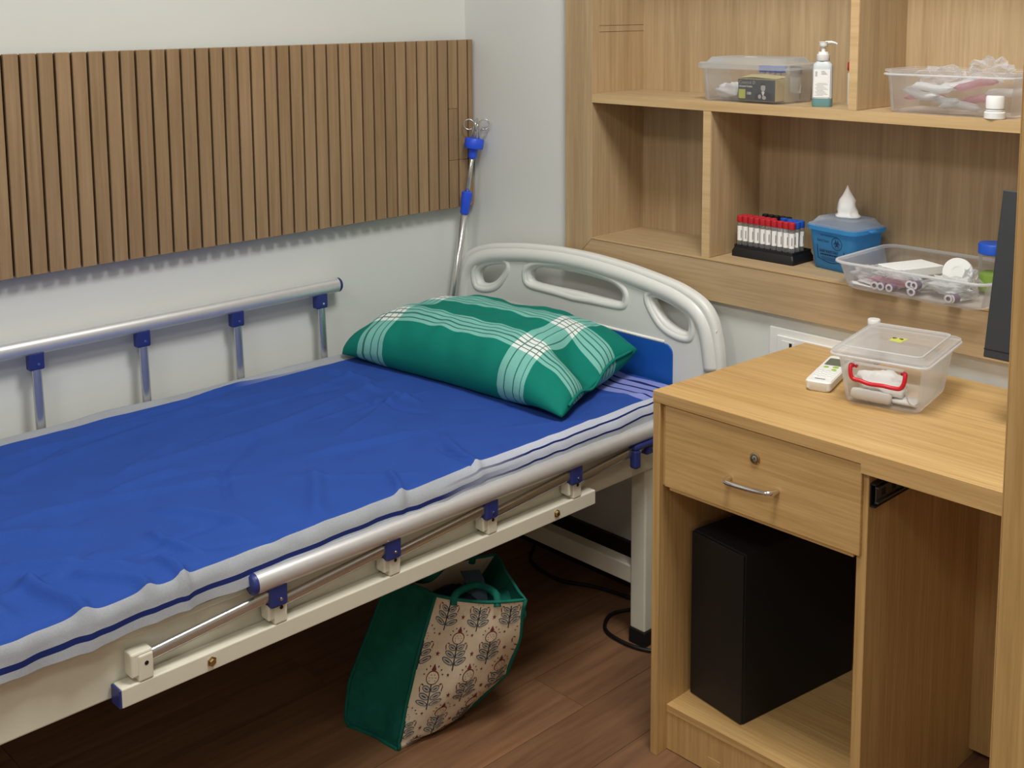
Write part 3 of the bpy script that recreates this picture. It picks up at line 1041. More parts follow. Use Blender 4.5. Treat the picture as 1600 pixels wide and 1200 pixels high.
pm = MB()
NU, NV = 110, 80
puv = []
idx = {}
for top in (1, 0):
    for j in range(NV + 1):
        for i in range(NU + 1):
            edge = i in (0, NU) or j in (0, NV)
            if not top and edge:
                idx[(0, i, j)] = idx[(1, i, j)]
                continue
            idx[(top, i, j)] = len(pm.v)
            pm.v.append(tuple(pillow_pt(i / NU, j / NV, top)))
            puv.append((look(ARC_U, i / NU), look(ARC_V, j / NV)))
for top in (1, 0):
    for j in range(NV):
        for i in range(NU):
            q = [idx[(top, i, j)], idx[(top, i + 1, j)], idx[(top, i + 1, j + 1)], idx[(top, i, j + 1)]]
            pm.f.append(tuple(q if top else reversed(q)))
            pm.mi.append(0)
pm.uv = puv
pil = T('pillow', 'green and white plaid pillow at the head of the bed', 'pillow', (0.43, -0.3, PZ))
pc = build('pillow_case', pm, 'plaid', pil, smooth=True)
# seam of the open end
sa = [pillow_pt(0.995, v, 1) + Vector((0.004, 0, -0.001)) for v in [k / 24 for k in range(2, 23)]]
build('hem', MB().tube(sa, 0.0035, 6), 'plaid', pc, smooth=True)

# ================================================================== IV pole
pb, pt_ = Vector((0.050, -0.100, 0.695)), Vector((0.0825, -0.040, 1.1405))
dv_ = (pt_ - pb) / (1.1405 - 0.695)
PP = lambda z: pb + dv_ * (z - 0.695)
iv = T('drip_stand', 'steel drip stand with blue clamps leaning in the corner', 'drip stand', tuple(PP(0.46)))
build('lower_pole', MB().tube([PP(0.46), PP(0.955)], 0.0095, 14), 'steel', iv, smooth=True)
build('upper_pole', MB().tube([PP(0.955), PP(1.125)], 0.0062, 12), 'steel', iv, smooth=True)
zz = [0.925, 0.927, 0.955, 0.962, 0.985, 0.988]
build('clamp_collar', MB().tube([PP(z) for z in zz], [0.0115, 0.0125, 0.0135, 0.0155, 0.0155, 0.011], 14), 'blue_bright', iv, auto=40)
zz = [1.082, 1.084, 1.108, 1.109, 1.112, 1.134, 1.137]
build('hook_hub', MB().tube([PP(z) for z in zz], [0.0105, 0.0115, 0.013, 0.0255, 0.027, 0.027, 0.025], 18), 'blue_bright', iv, auto=40)
for k, ang in enumerate((0.35, 0.35 + PI, 0.35 + PI / 2, 0.35 - PI / 2)):
    d = Vector((math.cos(ang + 0.4), math.sin(ang + 0.4), 0))
    base = PP(1.132) + d * 0.012
    top = PP(1.172) + d * 0.007
    pts = [base, base.lerp(top, 0.6), top]
    rr_ = 0.0145
    c = top + d * rr_ + Vector((0, 0, 0.004))
    for q in range(1, 15):
        a = PI + 0.2 - q / 14 * (2 * PI - 0.7)
        pts.append(c + d * (rr_ * math.cos(a)) + Vector((0, 0, rr_ * math.sin(a))))
    build('bag_hook', MB().tube(pts, 0.0021, 8), 'steel', iv, smooth=True)

# ================================================================== BAG UNDER THE BED
RINGS = [
    [(0.612, -0.893, 0.0), (0.748, -0.868, 0.0), (0.735, -0.700, 0.0), (0.585, -0.710, 0.0)],
    [(0.606, -0.896, 0.018), (0.750, -0.866, 0.018), (0.765, -0.675, 0.022), (0.575, -0.690, 0.02)],
    [(0.612, -0.888, 0.10), (0.752, -0.845, 0.10), (0.828, -0.635, 0.105), (0.610, -0.630, 0.10)],
    [(0.630, -0.850, 0.20), (0.758, -0.812, 0.21), (0.880, -0.648, 0.21), (0.665, -0.595, 0.21)],
    [(0.645, -0.800, 0.312), (0.769, -0.780, 0.310), (0.905, -0.655, 0.305), (0.725, -0.570, 0.312)],
]


def bag_pt(side, t, w):
    """side 0: A-B near gusset, 1: B-C print, 2: C-D far gusset, 3: D-A print"""
    k = w * (len(RINGS) - 1)
    i = min(int(k), len(RINGS) - 2)
    f = k - i
    g = lambda c: Vector(RINGS[i][c]).lerp(Vector(RINGS[i + 1][c]), f)
    a, b = g(side), g((side + 1) % 4)
    p = a.lerp(b, t)
    c = (g(0) + g(1) + g(2) + g(3)) / 4
    d = Vector((b.y - a.y, -(b.x - a.x), 0)).normalized()
    bow = {0: -0.012, 1: 0.022, 2: -0.01, 3: 0.02}[side] * math.sin(PI * t) * (0.35 + 0.65 * math.sin(PI * min(1, w * 1.1)))
    p = p + d * bow
    if side == 1:
        p += d * (0.007 * noise.noise(Vector((t * 3.5, w * 5, 3.0))))
        p.z += 0.006 * math.sin(PI * t) * w * -1
    else:
        p += d * (0.006 * noise.noise(Vector((t * 3, w * 5, 8.0 + side))))
    return p


bag = T('shopping_bag', 'green and cream cloth bag with leaf print under the bed', 'bag', (0.70, -0.75, 0))
NT_, NW = 22, 26
for side, mat in ((0, 'bag_green'), (1, 'bag_cream'), (2, 'bag_green'), (3, 'bag_cream')):
    m = MB()
    m.loft([[bag_pt(side, i / NT_, j / NW) for i in range(NT_ + 1)] for j in range(NW + 1)], False, False, False)
    build('gusset' if side in (0, 2) else 'printed_panel', m, mat, bag, smooth=True, recalc=False)
# base, seams, rim
m = MB().add([Vector(p) + Vector((0, 0, 0.002)) for p in RINGS[0]], [(0, 1, 2, 3)])
build('base', m, 'bag_green', bag)
for cidx in (0, 1, 2):
    sd_ = cidx
    build('seam', MB().tube([bag_pt(sd_, 0.0, j / 20) for j in range(21)], 0.004, 6), 'bag_green', bag, smooth=True)
build('seam', MB().tube([bag_pt(0, i / 12, 0.015) for i in range(13)], 0.005, 6), 'bag_green', bag, smooth=True)
rim = [bag_pt(sd_, i / 10, 1.0) for sd_ in range(4) for i in range(10)]
build('rim', MB().tube(rim, 0.0035, 6, closed=True), 'bag_green', bag, smooth=True)
# handles drooping over the opening
h1 = smooth_loop([bag_pt(1, 0.22, 0.97), bag_pt(1, 0.24, 1.0) + Vector((-0.008, 0.008, 0.008)), bag_pt(1, 0.45, 1.0) + Vector((-0.040, 0.040, 0.006)), bag_pt(1, 0.66, 1.0) + Vector((-0.012, 0.012, 0.010)), bag_pt(1, 0.70, 0.97)], 6, False)
build('handle', MB().tube(h1, 0.008, 8), 'bag_green', bag, smooth=True)
h2 = smooth_loop([bag_pt(3, 0.2, 0.97), bag_pt(3, 0.22, 1.0) + Vector((0.0, 0.0, 0.03)), bag_pt(3, 0.42, 1.0) + Vector((0.03, -0.02, 0.03)), bag_pt(3, 0.62, 1.0) + Vector((0.04, -0.03, 0.0)), bag_pt(3, 0.70, 0.95)], 6, False)
build('handle', MB().tube(h2, 0.008, 8), 'bag_green', bag, smooth=True)

# leaf and thistle print on the cream panels
prints = {'print_navy': MB(), 'print_teal': MB(), 'print_red': MB()}


def stamp(mb, side, poly, lift):
    vs = []
    ok = False
    for (t, w_) in poly:
        if not (0.004 < t < 0.996 and 0.01 < w_ < 0.995):
            return
    n0 = None
    for (t, w_) in poly:
        p = bag_pt(side, t, w_)
        e = 0.01
        du = bag_pt(side, min(1, t + e), w_) - bag_pt(side, max(0, t - e), w_)
        dw = bag_pt(side, t, min(1, w_ + e)) - bag_pt(side, t, max(0, w_ - e))
        nrm = du.cross(dw).normalized()
        vs.append(p + nrm * lift)
    c = sum(vs, Vector()) / len(vs)
    n = len(vs)
    mb.add(vs + [c], [(i, (i + 1) % n, n) for i in range(n)])


def motif(side, t0, w0, st, sw):
    """st, sw: panel fraction per metre of print"""
    def put(key, pts, lift=0.0012):
        stamp(prints[key], side, [(t0 + x * st, w0 + y * sw) for x, y in pts], lift)
    # stem
    put('print_navy', [(-0.0008, -0.022), (0.0008, -0.022), (0.0008, 0.010), (-0.0008, 0.010)])
    for i, (yy, L) in enumerate(((-0.016, 0.0165), (-0.008, 0.014), (0.0, 0.011))):
        for s in (-1, 1):
            cx_, cy_, rot = s * L * 0.55, yy + 0.0045, s * 0.42
            put('print_navy', disc(cx_, cy_, L * 0.55, 0.0033, 10, rot), 0.0012)
            put('print_teal', disc(cx_, cy_, L * 0.47, 0.0025, 10, rot), 0.0017)
            put('print_navy', disc(cx_, cy_, L * 0.30, 0.0007, 6, rot), 0.0021)
    # thistle head
    put('print_red', disc(0, 0.0165, 0.0092, 0.0080, 14), 0.0012)
    for k in range(1):
        stamp(prints['cream_dot'], side, [(t0 + x * st, w0 + y * sw) for x, y in disc(0, 0.0163, 0.0080, 0.0068, 14)], 0.0016)
    for k in range(7):
        x = (-0.0045, 0.0, 0.0045, -0.0022, 0.0024, -0.004, 0.004)[k]
        y = (0.0163, 0.0163, 0.0163, 0.0195, 0.0195, 0.013, 0.013)[k]
        stamp(prints['print_red'], side, [(t0 + a * st, w0 + b * sw) for a, b in disc(x, y, 0.0007, 0.0007, 5)], 0.0020)
    for k in range(7):
        a = PI * (0.05 + 0.9 * k / 6)
        put('print_red', disc(0.0130 * math.cos(a), 0.0185 + 0.0115 * math.sin(a), 0.0013, 0.0009, 6, a))
    put('print_red', [(-0.0035, 0.025), (0, 0.0315), (0.0035, 0.025), (0, 0.0235)])
    for s in (-1, 1):
        put('print_red', [(s * 0.0150, 0.010), (s * 0.0165, 0.006), (s * 0.0150, 0.001), (s * 0.0140, 0.002), (s * 0.0150, 0.006)])
        put('print_red', [(s * 0.0100, 0.0085), (s * 0.0125, 0.0105), (s * 0.0150, 0.0100), (s * 0.0125, 0.0085)])


def star(side, t0, w0, st, sw):
    pts = []
    for k in range(10):
        r = 0.0034 if k % 2 == 0 else 0.0014
        pts.append((t0 + r * math.cos(PI / 2 + k * PI / 5) * st, w0 + r * math.sin(PI / 2 + k * PI / 5) * sw))
    stamp(prints['print_red'], side, pts, 0.0012)


MS = 1.42
prints['cream_dot'] = MB()
for side, plen in ((1, 0.215), (3, 0.21)):
    hgt = 0.335
    st, sw = 1 / plen * MS, 1 / hgt * MS
    row = 0
    w0 = 0.93
    while w0 > 0.0:
        off_ = 0.0 if row % 2 == 0 else 0.5
        k = -1
        while True:
            x = (k + off_) * 0.064 * 1.12 + 0.040
            if x > plen + 0.03:
                break
            motif(side, x / plen, w0, st, sw)
            star(side, (x + 0.036) / plen, w0 - 0.004 * sw, st, sw)
            star(side, (x + 0.029) / plen, w0 + 0.020 * sw, st * 0.7, sw * 0.7)
            k += 1
        w0 -= 0.047 * sw
        row += 1
mbp = MB()
for i, key in enumerate(('print_navy', 'print_teal', 'print_red', 'cream_dot')):
    mbp.add(prints[key].v, prints[key].f, i)
pr = build('leaf_print', mbp, ['print_navy', 'print_teal', 'print_red', 'bag_cream'], bag, recalc=False)
pr['kind'] = 'stuff'


# contents of the bag
def blob(cx, cy, cz, sx, sy, sz, seed, amp=0.25, n=18, m_=12, rz=0.0, freq=2.2):
    mb = MB()
    rings = []
    for j in range(1, m_):
        th = PI * j / m_
        ring = []
        for i in range(n):
            ph = 2 * PI * i / n
            d = Vector((math.sin(th) * math.cos(ph), math.sin(th) * math.sin(ph), math.cos(th)))
            k = 1 + amp * noise.noise(d * freq + Vector((seed, seed * 1.7, seed * 0.3))) + amp * 0.5 * noise.noise(d * freq * 2.7 + Vector((seed * 2, 1, 3)))
            ring.append(Vector((d.x * sx * k, d.y * sy * k, d.z * sz * k)))
        rings.append(ring)
    mb.loft(rings)
    mb.xf(Matrix.Translation((cx, cy, cz)) @ Matrix.Rotation(rz, 4, 'Z'))
    return mb


o = build('folded_cloth', blob(0.745, -0.695, 0.235, 0.065, 0.075, 0.055, 3.0, 0.3), 'navy_cloth', smooth=True, loc=(0.745, -0.695, 0.19))
tag(o, 'dark navy cloth bundle inside the leaf-print bag', 'cloth')
o = build('green_cloth', blob(0.825, -0.645, 0.240, 0.050, 0.045, 0.045, 5.0, 0.2), 'bag_green', smooth=True, loc=(0.825, -0.645, 0.2))
tag(o, 'folded teal green cloth at the right of the bag opening', 'cloth')
m = MB()
pth = [Vector((0.735, -0.655, 0.305)), Vector((0.760, -0.665, 0.300)), Vector((0.785, -0.680, 0.288)), Vector((0.80, -0.69, 0.272))]
m.loft([[p + Vector((0.012, 0.016, 0)), p + Vector((0.012, 0.016, 0.003)), p + Vector((-0.012, -0.016, 0.003)), p + Vector((-0.012, -0.016, 0))] for p in pth])
o = build('webbing_strap', m, 'strap', loc=(0.76, -0.665, 0.28))
tag(o, 'grey blue webbing strap lying in the bag opening', 'strap')

# ================================================================== TOWER, CABLES, MONITOR
tw = T('computer_tower', 'plain black computer tower in the open bay of the desk', 'computer', (1.278, -0.432, 0.0997), math.radians(-8.5))
TWX, TWY, TWH = 0.143, 0.335, 0.352
build('case', MB().box(-TWX, 0, 0.006, TWY, 0, TWH), 'black_matte', tw, bevel=0.002, local=True)
build('front_panel', MB().box(-TWX + 0.001, -0.001, 0, 0.006, 0.002, TWH - 0.002), 'black', tw, bevel=0.0015, local=True)


def cable(name, label, pts, r, mat):
    o = build(name, MB().tube(smooth_loop(pts, 6, False), r, 7), mat, smooth=True, loc=pts[0])
    return tag(o, label, 'cable')


cable('power_cable', 'black cable looping on the floor beside the bed leg', [(0.79, -0.03, 0.10), (0.77, -0.06, 0.02), (0.72, -0.10, 0.006), (0.70, -0.16, 0.006), (0.735, -0.22, 0.006), (0.80, -0.235, 0.006), (0.87, -0.22, 0.006), (0.93, -0.16, 0.006), (0.95, -0.06, 0.006)], 0.0045, 'cable')
cable('power_cable', 'black cable running over the floor below the headboard', [(0.30, -0.03, 0.006), (0.36, -0.10, 0.006), (0.48, -0.12, 0.006), (0.58, -0.08, 0.006), (0.68, -0.06, 0.006)], 0.005, 'cable')
cable('signal_cable', 'grey cable behind the tower near the bay floor', [(1.50, -0.30, 0.14), (1.515, -0.25, 0.17), (1.49, -0.18, 0.20), (1.47, -0.12, 0.22)], 0.006, 'cable_w')
cable('mains_lead', 'black mains lead on the bay shelf behind the tower', [(1.40, -0.105, 0.12), (1.45, -0.20, 0.104), (1.50, -0.26, 0.104), (1.535, -0.30, 0.104)], 0.004, 'cable')

mon = T('monitor', 'dark tilted computer monitor showing its edge beside the oak post', 'monitor', (1.86, -0.21, DH))
tilt = Matrix.Translation((1.645, -0.25, 0.886)) @ Matrix.Rotation(math.radians(-9.8), 4, 'X')
m = MB().box(0, 0.44, 0.0, 0.022, 0, 0.296).xf(tilt)
ms = build('housing', m, 'charcoal', mon, bevel=0.002)
build('screen', MB().box(0.05, 0.432, -0.0006, 0.0, 0.022, 0.288).xf(tilt), 'screen', ms)
build('chin_line', MB().box(0.0, 0.44, -0.0008, 0.0, 0.014, 0.0155).xf(tilt), 'black', ms)
build('neck', MB().box(1.86, 1.91, -0.212, -0.192, 0.772, 0.93), 'charcoal', mon, bevel=0.003)
build('foot', MB().loft([rring(1.885, -0.185, 0.075, 0.070, 0.04, DH + 0.0002), rring(1.885, -0.185, 0.075, 0.070, 0.04, DH + 0.008), rring(1.885, -0.185, 0.067, 0.062, 0.04, DH + 0.012)]), 'charcoal', mon, auto=40)


# ================================================================== PLASTIC BOXES
def shell(hx, hy, r, h, taper, th=0.0016, rim=0.006, rimh=0.004, z0=0.0):
    """open-top tapered container about the origin: base half-size hx*taper"""
    mb = MB()
    R = []
    for f, z in ((taper * 0.965, 0.0), (taper, 0.004), (1.0, h - rimh - 0.001)):
        R.append(rring(0, 0, hx * f, hy * f, r, z0 + z))
    if rim:
        R.append(rring(0, 0, hx + rim, hy + rim, r + rim, z0 + h - rimh))
        R.append(rring(0, 0, hx + rim, hy + rim, r + rim, z0 + h))
    else:
        R.append(rring(0, 0, hx, hy, r, z0 + h))
    R.append(rring(0, 0, hx - th, hy - th, r - th * 0.5, z0 + h))
    R.append(rring(0, 0, hx * taper - th, hy * taper - th, r - th * 0.5, z0 + 0.004))
    mb.loft(R, True, True)
    return mb


def lidmb(hx, hy, r, z, skirt=0.010, dome=0.010, step=0.018):
    mb = MB()
    R = [rring(0, 0, hx - 0.002, hy - 0.002, r, z - skirt), rring(0, 0, hx, hy, r, z - skirt), rring(0, 0, hx, hy, r, z - 0.002), rring(0, 0, hx - 0.003, hy - 0.003, r, z),
         rring(0, 0, hx - step * 0.55, hy - step * 0.55, r, z - 0.0005), rring(0, 0, hx - step, hy - step, r, z + dome), rring(0, 0, hx - step - 0.004, hy - step - 0.004, r, z + dome)]
    R2 = [[p - Vector((0, 0, 0.0015)) for p in reversed_] for reversed_ in ()]
    mb.loft(R, False, True)
    return mb


# --- box 1 on the upper shelf
b1c, b1hx, b1hy = (0.948, 0.062, ZU + 0.0003), 0.112, 0.073
b1 = T('storage_box', 'lidded clear plastic box with a swab carton on the upper shelf', 'plastic box', b1c)
build('tub', shell(b1hx, b1hy, 0.022, 0.080, 0.955), 'box_clear', b1, local=True, auto=40)
l1 = build('lid', lidmb(b1hx + 0.009, b1hy + 0.009, 0.026, 0.089, 0.013, 0.012, 0.022), 'lid_milky', b1, local=True, auto=35)
build('lid_sticker', MB().loft([[Vector((p.x, p.y, z)) for p in rring(-0.012, -0.01, 0.014, 0.008, 0.003, 0)] for z in (0.1012, 0.1016)]), 'paper', l1, local=True)

# carton of swabs inside box 1
ca = T('swab_carton', 'dark grey and cream carton of alcohol swabs inside the lidded box', 'carton', (0.991, 0.022, ZU + 0.006), math.radians(0))
cw, cd, chh = 0.050, 0.026, 0.050
m = MB().box(-cw, cw, -cd, cd, 0, chh)
build('carton_body', m, 'kraft', ca, bevel=0.0008, seg=1, local=True)
fr = build('front_print', MB().box(-cw + 0.0005, cw - 0.0005, -cd - 0.0004, -cd, 0.0005, chh - 0.002), 'dark_print', ca, local=True)
build('top_flap', MB().add([(-cw, -cd, chh), (cw, -cd, chh), (cw, cd, chh + 0.004), (-cw, cd, chh + 0.006), (-0.01, -cd, chh + 0.003), (-0.01, cd, chh + 0.008)], [(0, 4, 5, 3), (4, 1, 2, 5)]), 'kraft', ca, local=True)


def decal(name, mb, mat, parent, x, y, z):
    return build(name, mb.xf(Matrix.Translation((x, y, z)) @ FRONT), mat, parent, local=True)


def poly2(pts):
    return MB().add([(p[0], p[1], 0) for p in pts], [tuple(range(len(pts)))])


yy = -cd - 0.0007
decal('brand_lettering', text_mesh('Control D', 0.0105), 'skin_print', fr, -0.0475, yy, 0.0375)
decal('product_lettering', text_mesh('Alcohol Swabs', 0.0062, 0.00012), 'paper', fr, -0.0475, yy, 0.0300)
decal('yellow_patch', poly2([(0, 0), (0.018, 0), (0.018, 0.021), (0, 0.021)]), 'yellow', fr, -0.0475, yy, 0.004)
decal('count_lettering', text_mesh('100', 0.0085, 0.0002), 'paper', fr, -0.0265, yy, 0.0135)
decal('suit', poly2([(-0.024, 0), (-0.022, 0.013), (-0.012, 0.019), (0.0, 0.020), (0.012, 0.018), (0.021, 0.012), (0.023, 0)]), 'suit_print', fr, 0.020, yy, 0.002)
decal('face', poly2(disc(0, 0, 0.0062, 0.0085, 14)), 'skin_print', fr, 0.018, yy - 0.0001, 0.030)
decal('hair', poly2([(-0.0066, 0.002), (-0.007, 0.0075), (-0.003, 0.0105), (0.003, 0.0105), (0.007, 0.0075), (0.0064, 0.002), (0.005, 0.005), (-0.005, 0.005)]), 'suit_print', fr, 0.018, yy - 0.0002, 0.0305)
decal('collar', poly2([(-0.0045, 0), (0, -0.010), (0.0045, 0), (0, 0.002)]), 'paper', fr, 0.018, yy - 0.0001, 0.0205)
decal('hand', poly2(disc(0, 0, 0.0042, 0.0052, 10)), 'skin_print', fr, 0.009, yy - 0.0002, 0.010)
decal('hand', poly2(disc(0, 0, 0.0055, 0.0045, 10)), 'skin_print', fr, 0.021, yy - 0.0002, 0.008)
# cotton pads and tubes inside box 1
o = build('cotton_wad', blob(0.898, 0.035, ZU + 0.022, 0.040, 0.030, 0.018, 11, 0.5, 22, 14), 'cotton', smooth=True, loc=(0.898, 0.035, ZU + 0.006))
tag(o, 'white cotton wad at the left inside the lidded box', 'cotton')


def make_tube(name, label, group, capmat, L=0.075, r=0.0067, bodymat='glass_tube', labelled=True):
    t = T(name, label, 'test tube', (0, 0, 0), 0, group)
    build('tube_body', MB().lathe([(r * 0.35, 0), (r * 0.85, r * 0.3), (r, r), (r, L - 0.014)], n=14), bodymat, t, local=True, auto=50)
    build('cap', MB().lathe([(r * 1.12, L - 0.0155), (r * 1.2, L - 0.0145), (r * 1.2, L - 0.001), (r * 1.05, L), (r * 0.5, L), (r * 0.45, L - 0.002)], n=14), capmat, t, local=True, auto=40)
    if labelled:
        n = 9
        ring = lambda z: [Vector((r * 1.03 * math.cos(a), r * 1.03 * math.sin(a), z)) for a in [(-PI / 2 - 1.25) + 2.5 * i / n for i in range(n + 1)]]
        lb = build('paper_label', MB().loft([ring(0.016), ring(L - 0.024)], False, False, False), 'label', t, local=True, smooth=True, recalc=False)
        build('barcode', MB().loft([[Vector((p.x * 1.02, p.y * 1.02, p.z)) for p in ring(z)[5:7]] for z in (0.022, L - 0.034)], False, False, False), 'grey_ink', lb, local=True, recalc=False)
    return t


ORD = ['first', 'second', 'third', 'fourth', 'fifth', 'sixth', 'seventh', 'eighth', 'ninth', 'tenth', 'eleventh', 'twelfth']


def place(o, loc, rot=(0, 0, 0), label=None, group=None):
    o.location = loc
    o.rotation_euler = rot
    if label:
        o['label'] = label
    if group:
        o['group'] = group
    return o


def rz_(a):
    return (0, 0, a)


# rack of tubes on the lower shelf --------------------------------
RX0, RX1, RY0, RY1 = 0.897, 1.067, 0.042, 0.130
rk = T('tube_rack', 'black plastic test tube rack on the lower shelf', 'rack', ((RX0 + RX1) / 2, (RY0 + RY1) / 2, ZL))
cx_, cy_, hx_, hy_ = (RX0 + RX1) / 2, (RY0 + RY1) / 2, (RX1 - RX0) / 2, (RY1 - RY0) / 2
build('rack_base', MB().loft([rring(cx_, cy_, hx_, hy_, 0.004, ZL + 0.0003), rring(cx_, cy_, hx_, hy_, 0.004, ZL + 0.012), rring(cx_, cy_, hx_ - 0.004, hy_ - 0.004, 0.004, ZL + 0.021)]), 'black', rk, auto=30)
m = MB()
for k in range(11):
    xx = RX0 + 0.006 + (RX1 - RX0 - 0.012) * k / 10
    m.box(xx - 0.0008, xx + 0.0008, RY0 + 0.006, RY1 - 0.006, ZL + 0.021, ZL + 0.028)
for k in range(5):
    yk = RY0 + 0.006 + (RY1 - RY0 - 0.012) * k / 4
    m.box(RX0 + 0.005, RX1 - 0.005, yk - 0.0008, yk + 0.0008, ZL + 0.021, ZL + 0.028)
build('cell_grid', m, 'black', rk)
PR = {}
for key, cm in (('red', 'redcap'), ('blue', 'bluecap'), ('black', 'black')):
    PR[key] = make_tube('test_tube', '', 'tubes in the black rack', cm)
used = set()
cols = [RX0 + 0.006 + (RX1 - RX0 - 0.012) * (k + 0.5) / 10 for k in range(10)]
rows = [RY0 + 0.006 + (RY1 - RY0 - 0.012) * (k + 0.5) / 4 for k in range(4)]
zt_ = ZL + 0.0215


def put_tube(key, c, r, label, twist=0.0):
    o = PR[key] if key not in used else copy_tree(PR[key])
    used.add(key)
    place(o, (cols[c] + rnd.uniform(-0.0006, 0.0006), rows[r], zt_), rz_(0.55 + twist), label)


for c in range(10):
    put_tube('red', c, 0, ORD[c] + ' red-capped tube from the left in the front row of the rack', rnd.choice([0, 0.1, -0.2, 1.0 if c in (3, 5) else 0.2]))
for c in range(6):
    put_tube('red', c, 1, ORD[c] + ' red-capped tube from the left in the second rack row')
for i, c in enumerate((8, 9)):
    put_tube('blue', c, 1, ['left', 'right'][i] + ' blue-capped tube at the right end of the second rack row', 0.3 - i)
for i, c in enumerate((6, 7, 8, 9)):
    put_tube('blue', c, 2, ORD[i] + ' blue-capped tube from the left in the third rack row', 0.2 * i)
for i, c in enumerate((2, 3, 4, 5, 6)):
    put_tube('black', c, 3, ORD[i] + ' black-capped tube from the left in the rear rack row', 0.2)

# tubes seen through the wall of box 1
for i in range(5):
    o = copy_tree(PR['blue'])
    place(o, (0.945 + i * 0.0145, 0.085, ZU + 0.0062), rz_(0.5), ORD[i] + ' blue-capped tube from the left inside the lidded box', 'tubes inside the lidded box')
for i in range(3):
    o = copy_tree(PR['black'])
    place(o, (1.020 + i * 0.0145, 0.098 - i * 0.012, ZU + 0.0062), rz_(0.5), ORD[i] + ' grey-capped tube from the left inside the lidded box', 'tubes inside the lidded box')

# purple tubes lying about
PV = make_tube('blood_tube', '', 'purple-capped tubes in the tray', 'purple', 0.072, 0.0074)
build('white_ring', MB().lathe([(0.0084, 0.0716), (0.0084, 0.0726), (0.0045, 0.0726), (0.0045, 0.0716)], n=16, cap0=False, cap1=False), 'white', PV, local=True)
o = copy_tree(PV)
place(o, (1.028, 0.070, ZU + 0.0135), (PI / 2, 0, -0.25), 'purple-capped tube with white ring lying inside the lidded box', 'tubes inside the lidded box')

# --- sanitiser bottle
bt = T('sanitiser_bottle', 'small white pump bottle with printed label beside the lidded box', 'bottle', (1.141, 0.026, ZU + 0.0003), math.radians(24))
bz = lambda hx, hy, r, z: rring(0, 0, hx, hy, r, z)
build('gel_level', MB().loft([bz(0.0200, 0.0135, 0.009, 0), bz(0.0212, 0.0147, 0.009, 0.003), bz(0.0212, 0.0147, 0.009, 0.018)]), 'gel', bt, local=True, auto=40)
bd = build('bottle_body', MB().loft([bz(0.0212, 0.0147, 0.009, 0.0181), bz(0.0205, 0.0143, 0.009, 0.085), bz(0.0195, 0.0135, 0.009, 0.092), bz(0.0135, 0.0115, 0.009, 0.0975), bz(0.012, 0.011, 0.009, 0.099)]), 'sanitizer', bt, local=True, auto=40)
lb = build('label', MB().box(-0.0172, 0.0172, -0.0153, -0.0150, 0.0205, 0.081), 'label', bt, local=True)
for k in range(11):
    zz_ = 0.0245 + 0.0026 * k
    x0 = -0.014 + 0.002 * ((k * 5) % 3)
    x1 = 0.004 + 0.0095 * ((k * 7) % 4) / 3
    build('small_print', MB().box(x0, x1, -0.01545, -0.0153, zz_, zz_ + 0.0006), 'grey_ink', lb, local=True)
for k in range(4):
    build('small_print', MB().box(-0.001, 0.012 - k * 0.002, -0.01545, -0.0153, 0.0700 + 0.0022 * k, 0.0708 + 0.0022 * k), 'grey_ink', lb, local=True)
    build('small_print', MB().box(-0.0140, -0.0095, -0.01545, -0.0153, 0.0660 + 0.0028 * k, 0.0674 + 0.0028 * k), 'grey_ink', lb, local=True)
build('pump_collar', MB().lathe([(0.0138, 0.0992), (0.0144, 0.100), (0.0140, 0.113), (0.0110, 0.1135), (0.0105, 0.118), (0.0100, 0.1185)], n=24), 'white', bt, local=True, auto=40)
pmn = build('pump_stem', MB().lathe([(0.0045, 0.1185), (0.0045, 0.131)], n=14), 'white', bt, local=True, auto=40)
hd_ = MB().lathe([(0.0085, 0.130), (0.0092, 0.131), (0.0088, 0.1385), (0.0095, 0.139), (0.0095, 0.1405)], n=20)
hd_.tube([(0.004, 0, 0.1385), (0.016, 0.002, 0.1392), (0.024, 0.003, 0.1375), (0.028, 0.0035, 0.135)], [0.0035, 0.003, 0.0024, 0.002], 8)
build('pump_head', hd_, 'white', bt, local=True, auto=40)

# red-capped bottle partly hidden by the divider
rb = T('spray_bottle', 'slim white bottle with red cap behind the upper shelf divider', 'bottle', (1.184, 0.085, ZU + 0.0003))
build('bottle_body', MB().lathe([(0.0140, 0), (0.0150, 0.003), (0.0150, 0.070), (0.0115, 0.075), (0.0100, 0.0765)], n=20), 'white', rb, local=True, auto=40)
build('cap', MB().lathe([(0.0150, 0.0765), (0.0162, 0.078), (0.0160, 0.093), (0.0140, 0.096)], n=20), 'red', rb, local=True, auto=40)


def crumple(cx, cy, cz, sx, sy, sz, seed, n=14, m_=9):
    return blob(cx, cy, cz, sx, sy, sz, seed, 0.75, n, m_, freq=3.0)


# --- box 2, open, full of packs
b2c = (1.437, 0.060, ZU + 0.0003)
b2 = T('storage_box', 'open clear plastic box stuffed with film packs on the upper shelf', 'plastic box', b2c)
build('tub', shell(0.133, 0.078, 0.018, 0.088, 0.945), 'box_clear', b2, local=True, auto=40)
build('rim_bead', MB().tube(rring(0, 0, 0.1385, 0.0835, 0.022, 0.078), 0.0022, 6, closed=True), 'rim_clear', b2, local=True, smooth=True)
packs = [(-0.075, 0.00, 0.030, 'film_pink', 0.3), (-0.045, -0.03, 0.052, 'film_white', 0.15), (-0.02, -0.035, 0.030, 'film_white', -0.4), (0.00, 0.00, 0.060, 'film_white', 0.5), (0.045, -0.03, 0.062, 'film_pink', 0.35), (0.055, -0.02, 0.030, 'film_pink', -0.1), (0.02, -0.04, 0.018, 'film_white', 0.1), (0.085, 0.02, 0.045, 'film_white', 0.7), (-0.06, -0.05, 0.040, 'film_white', -0.3)]
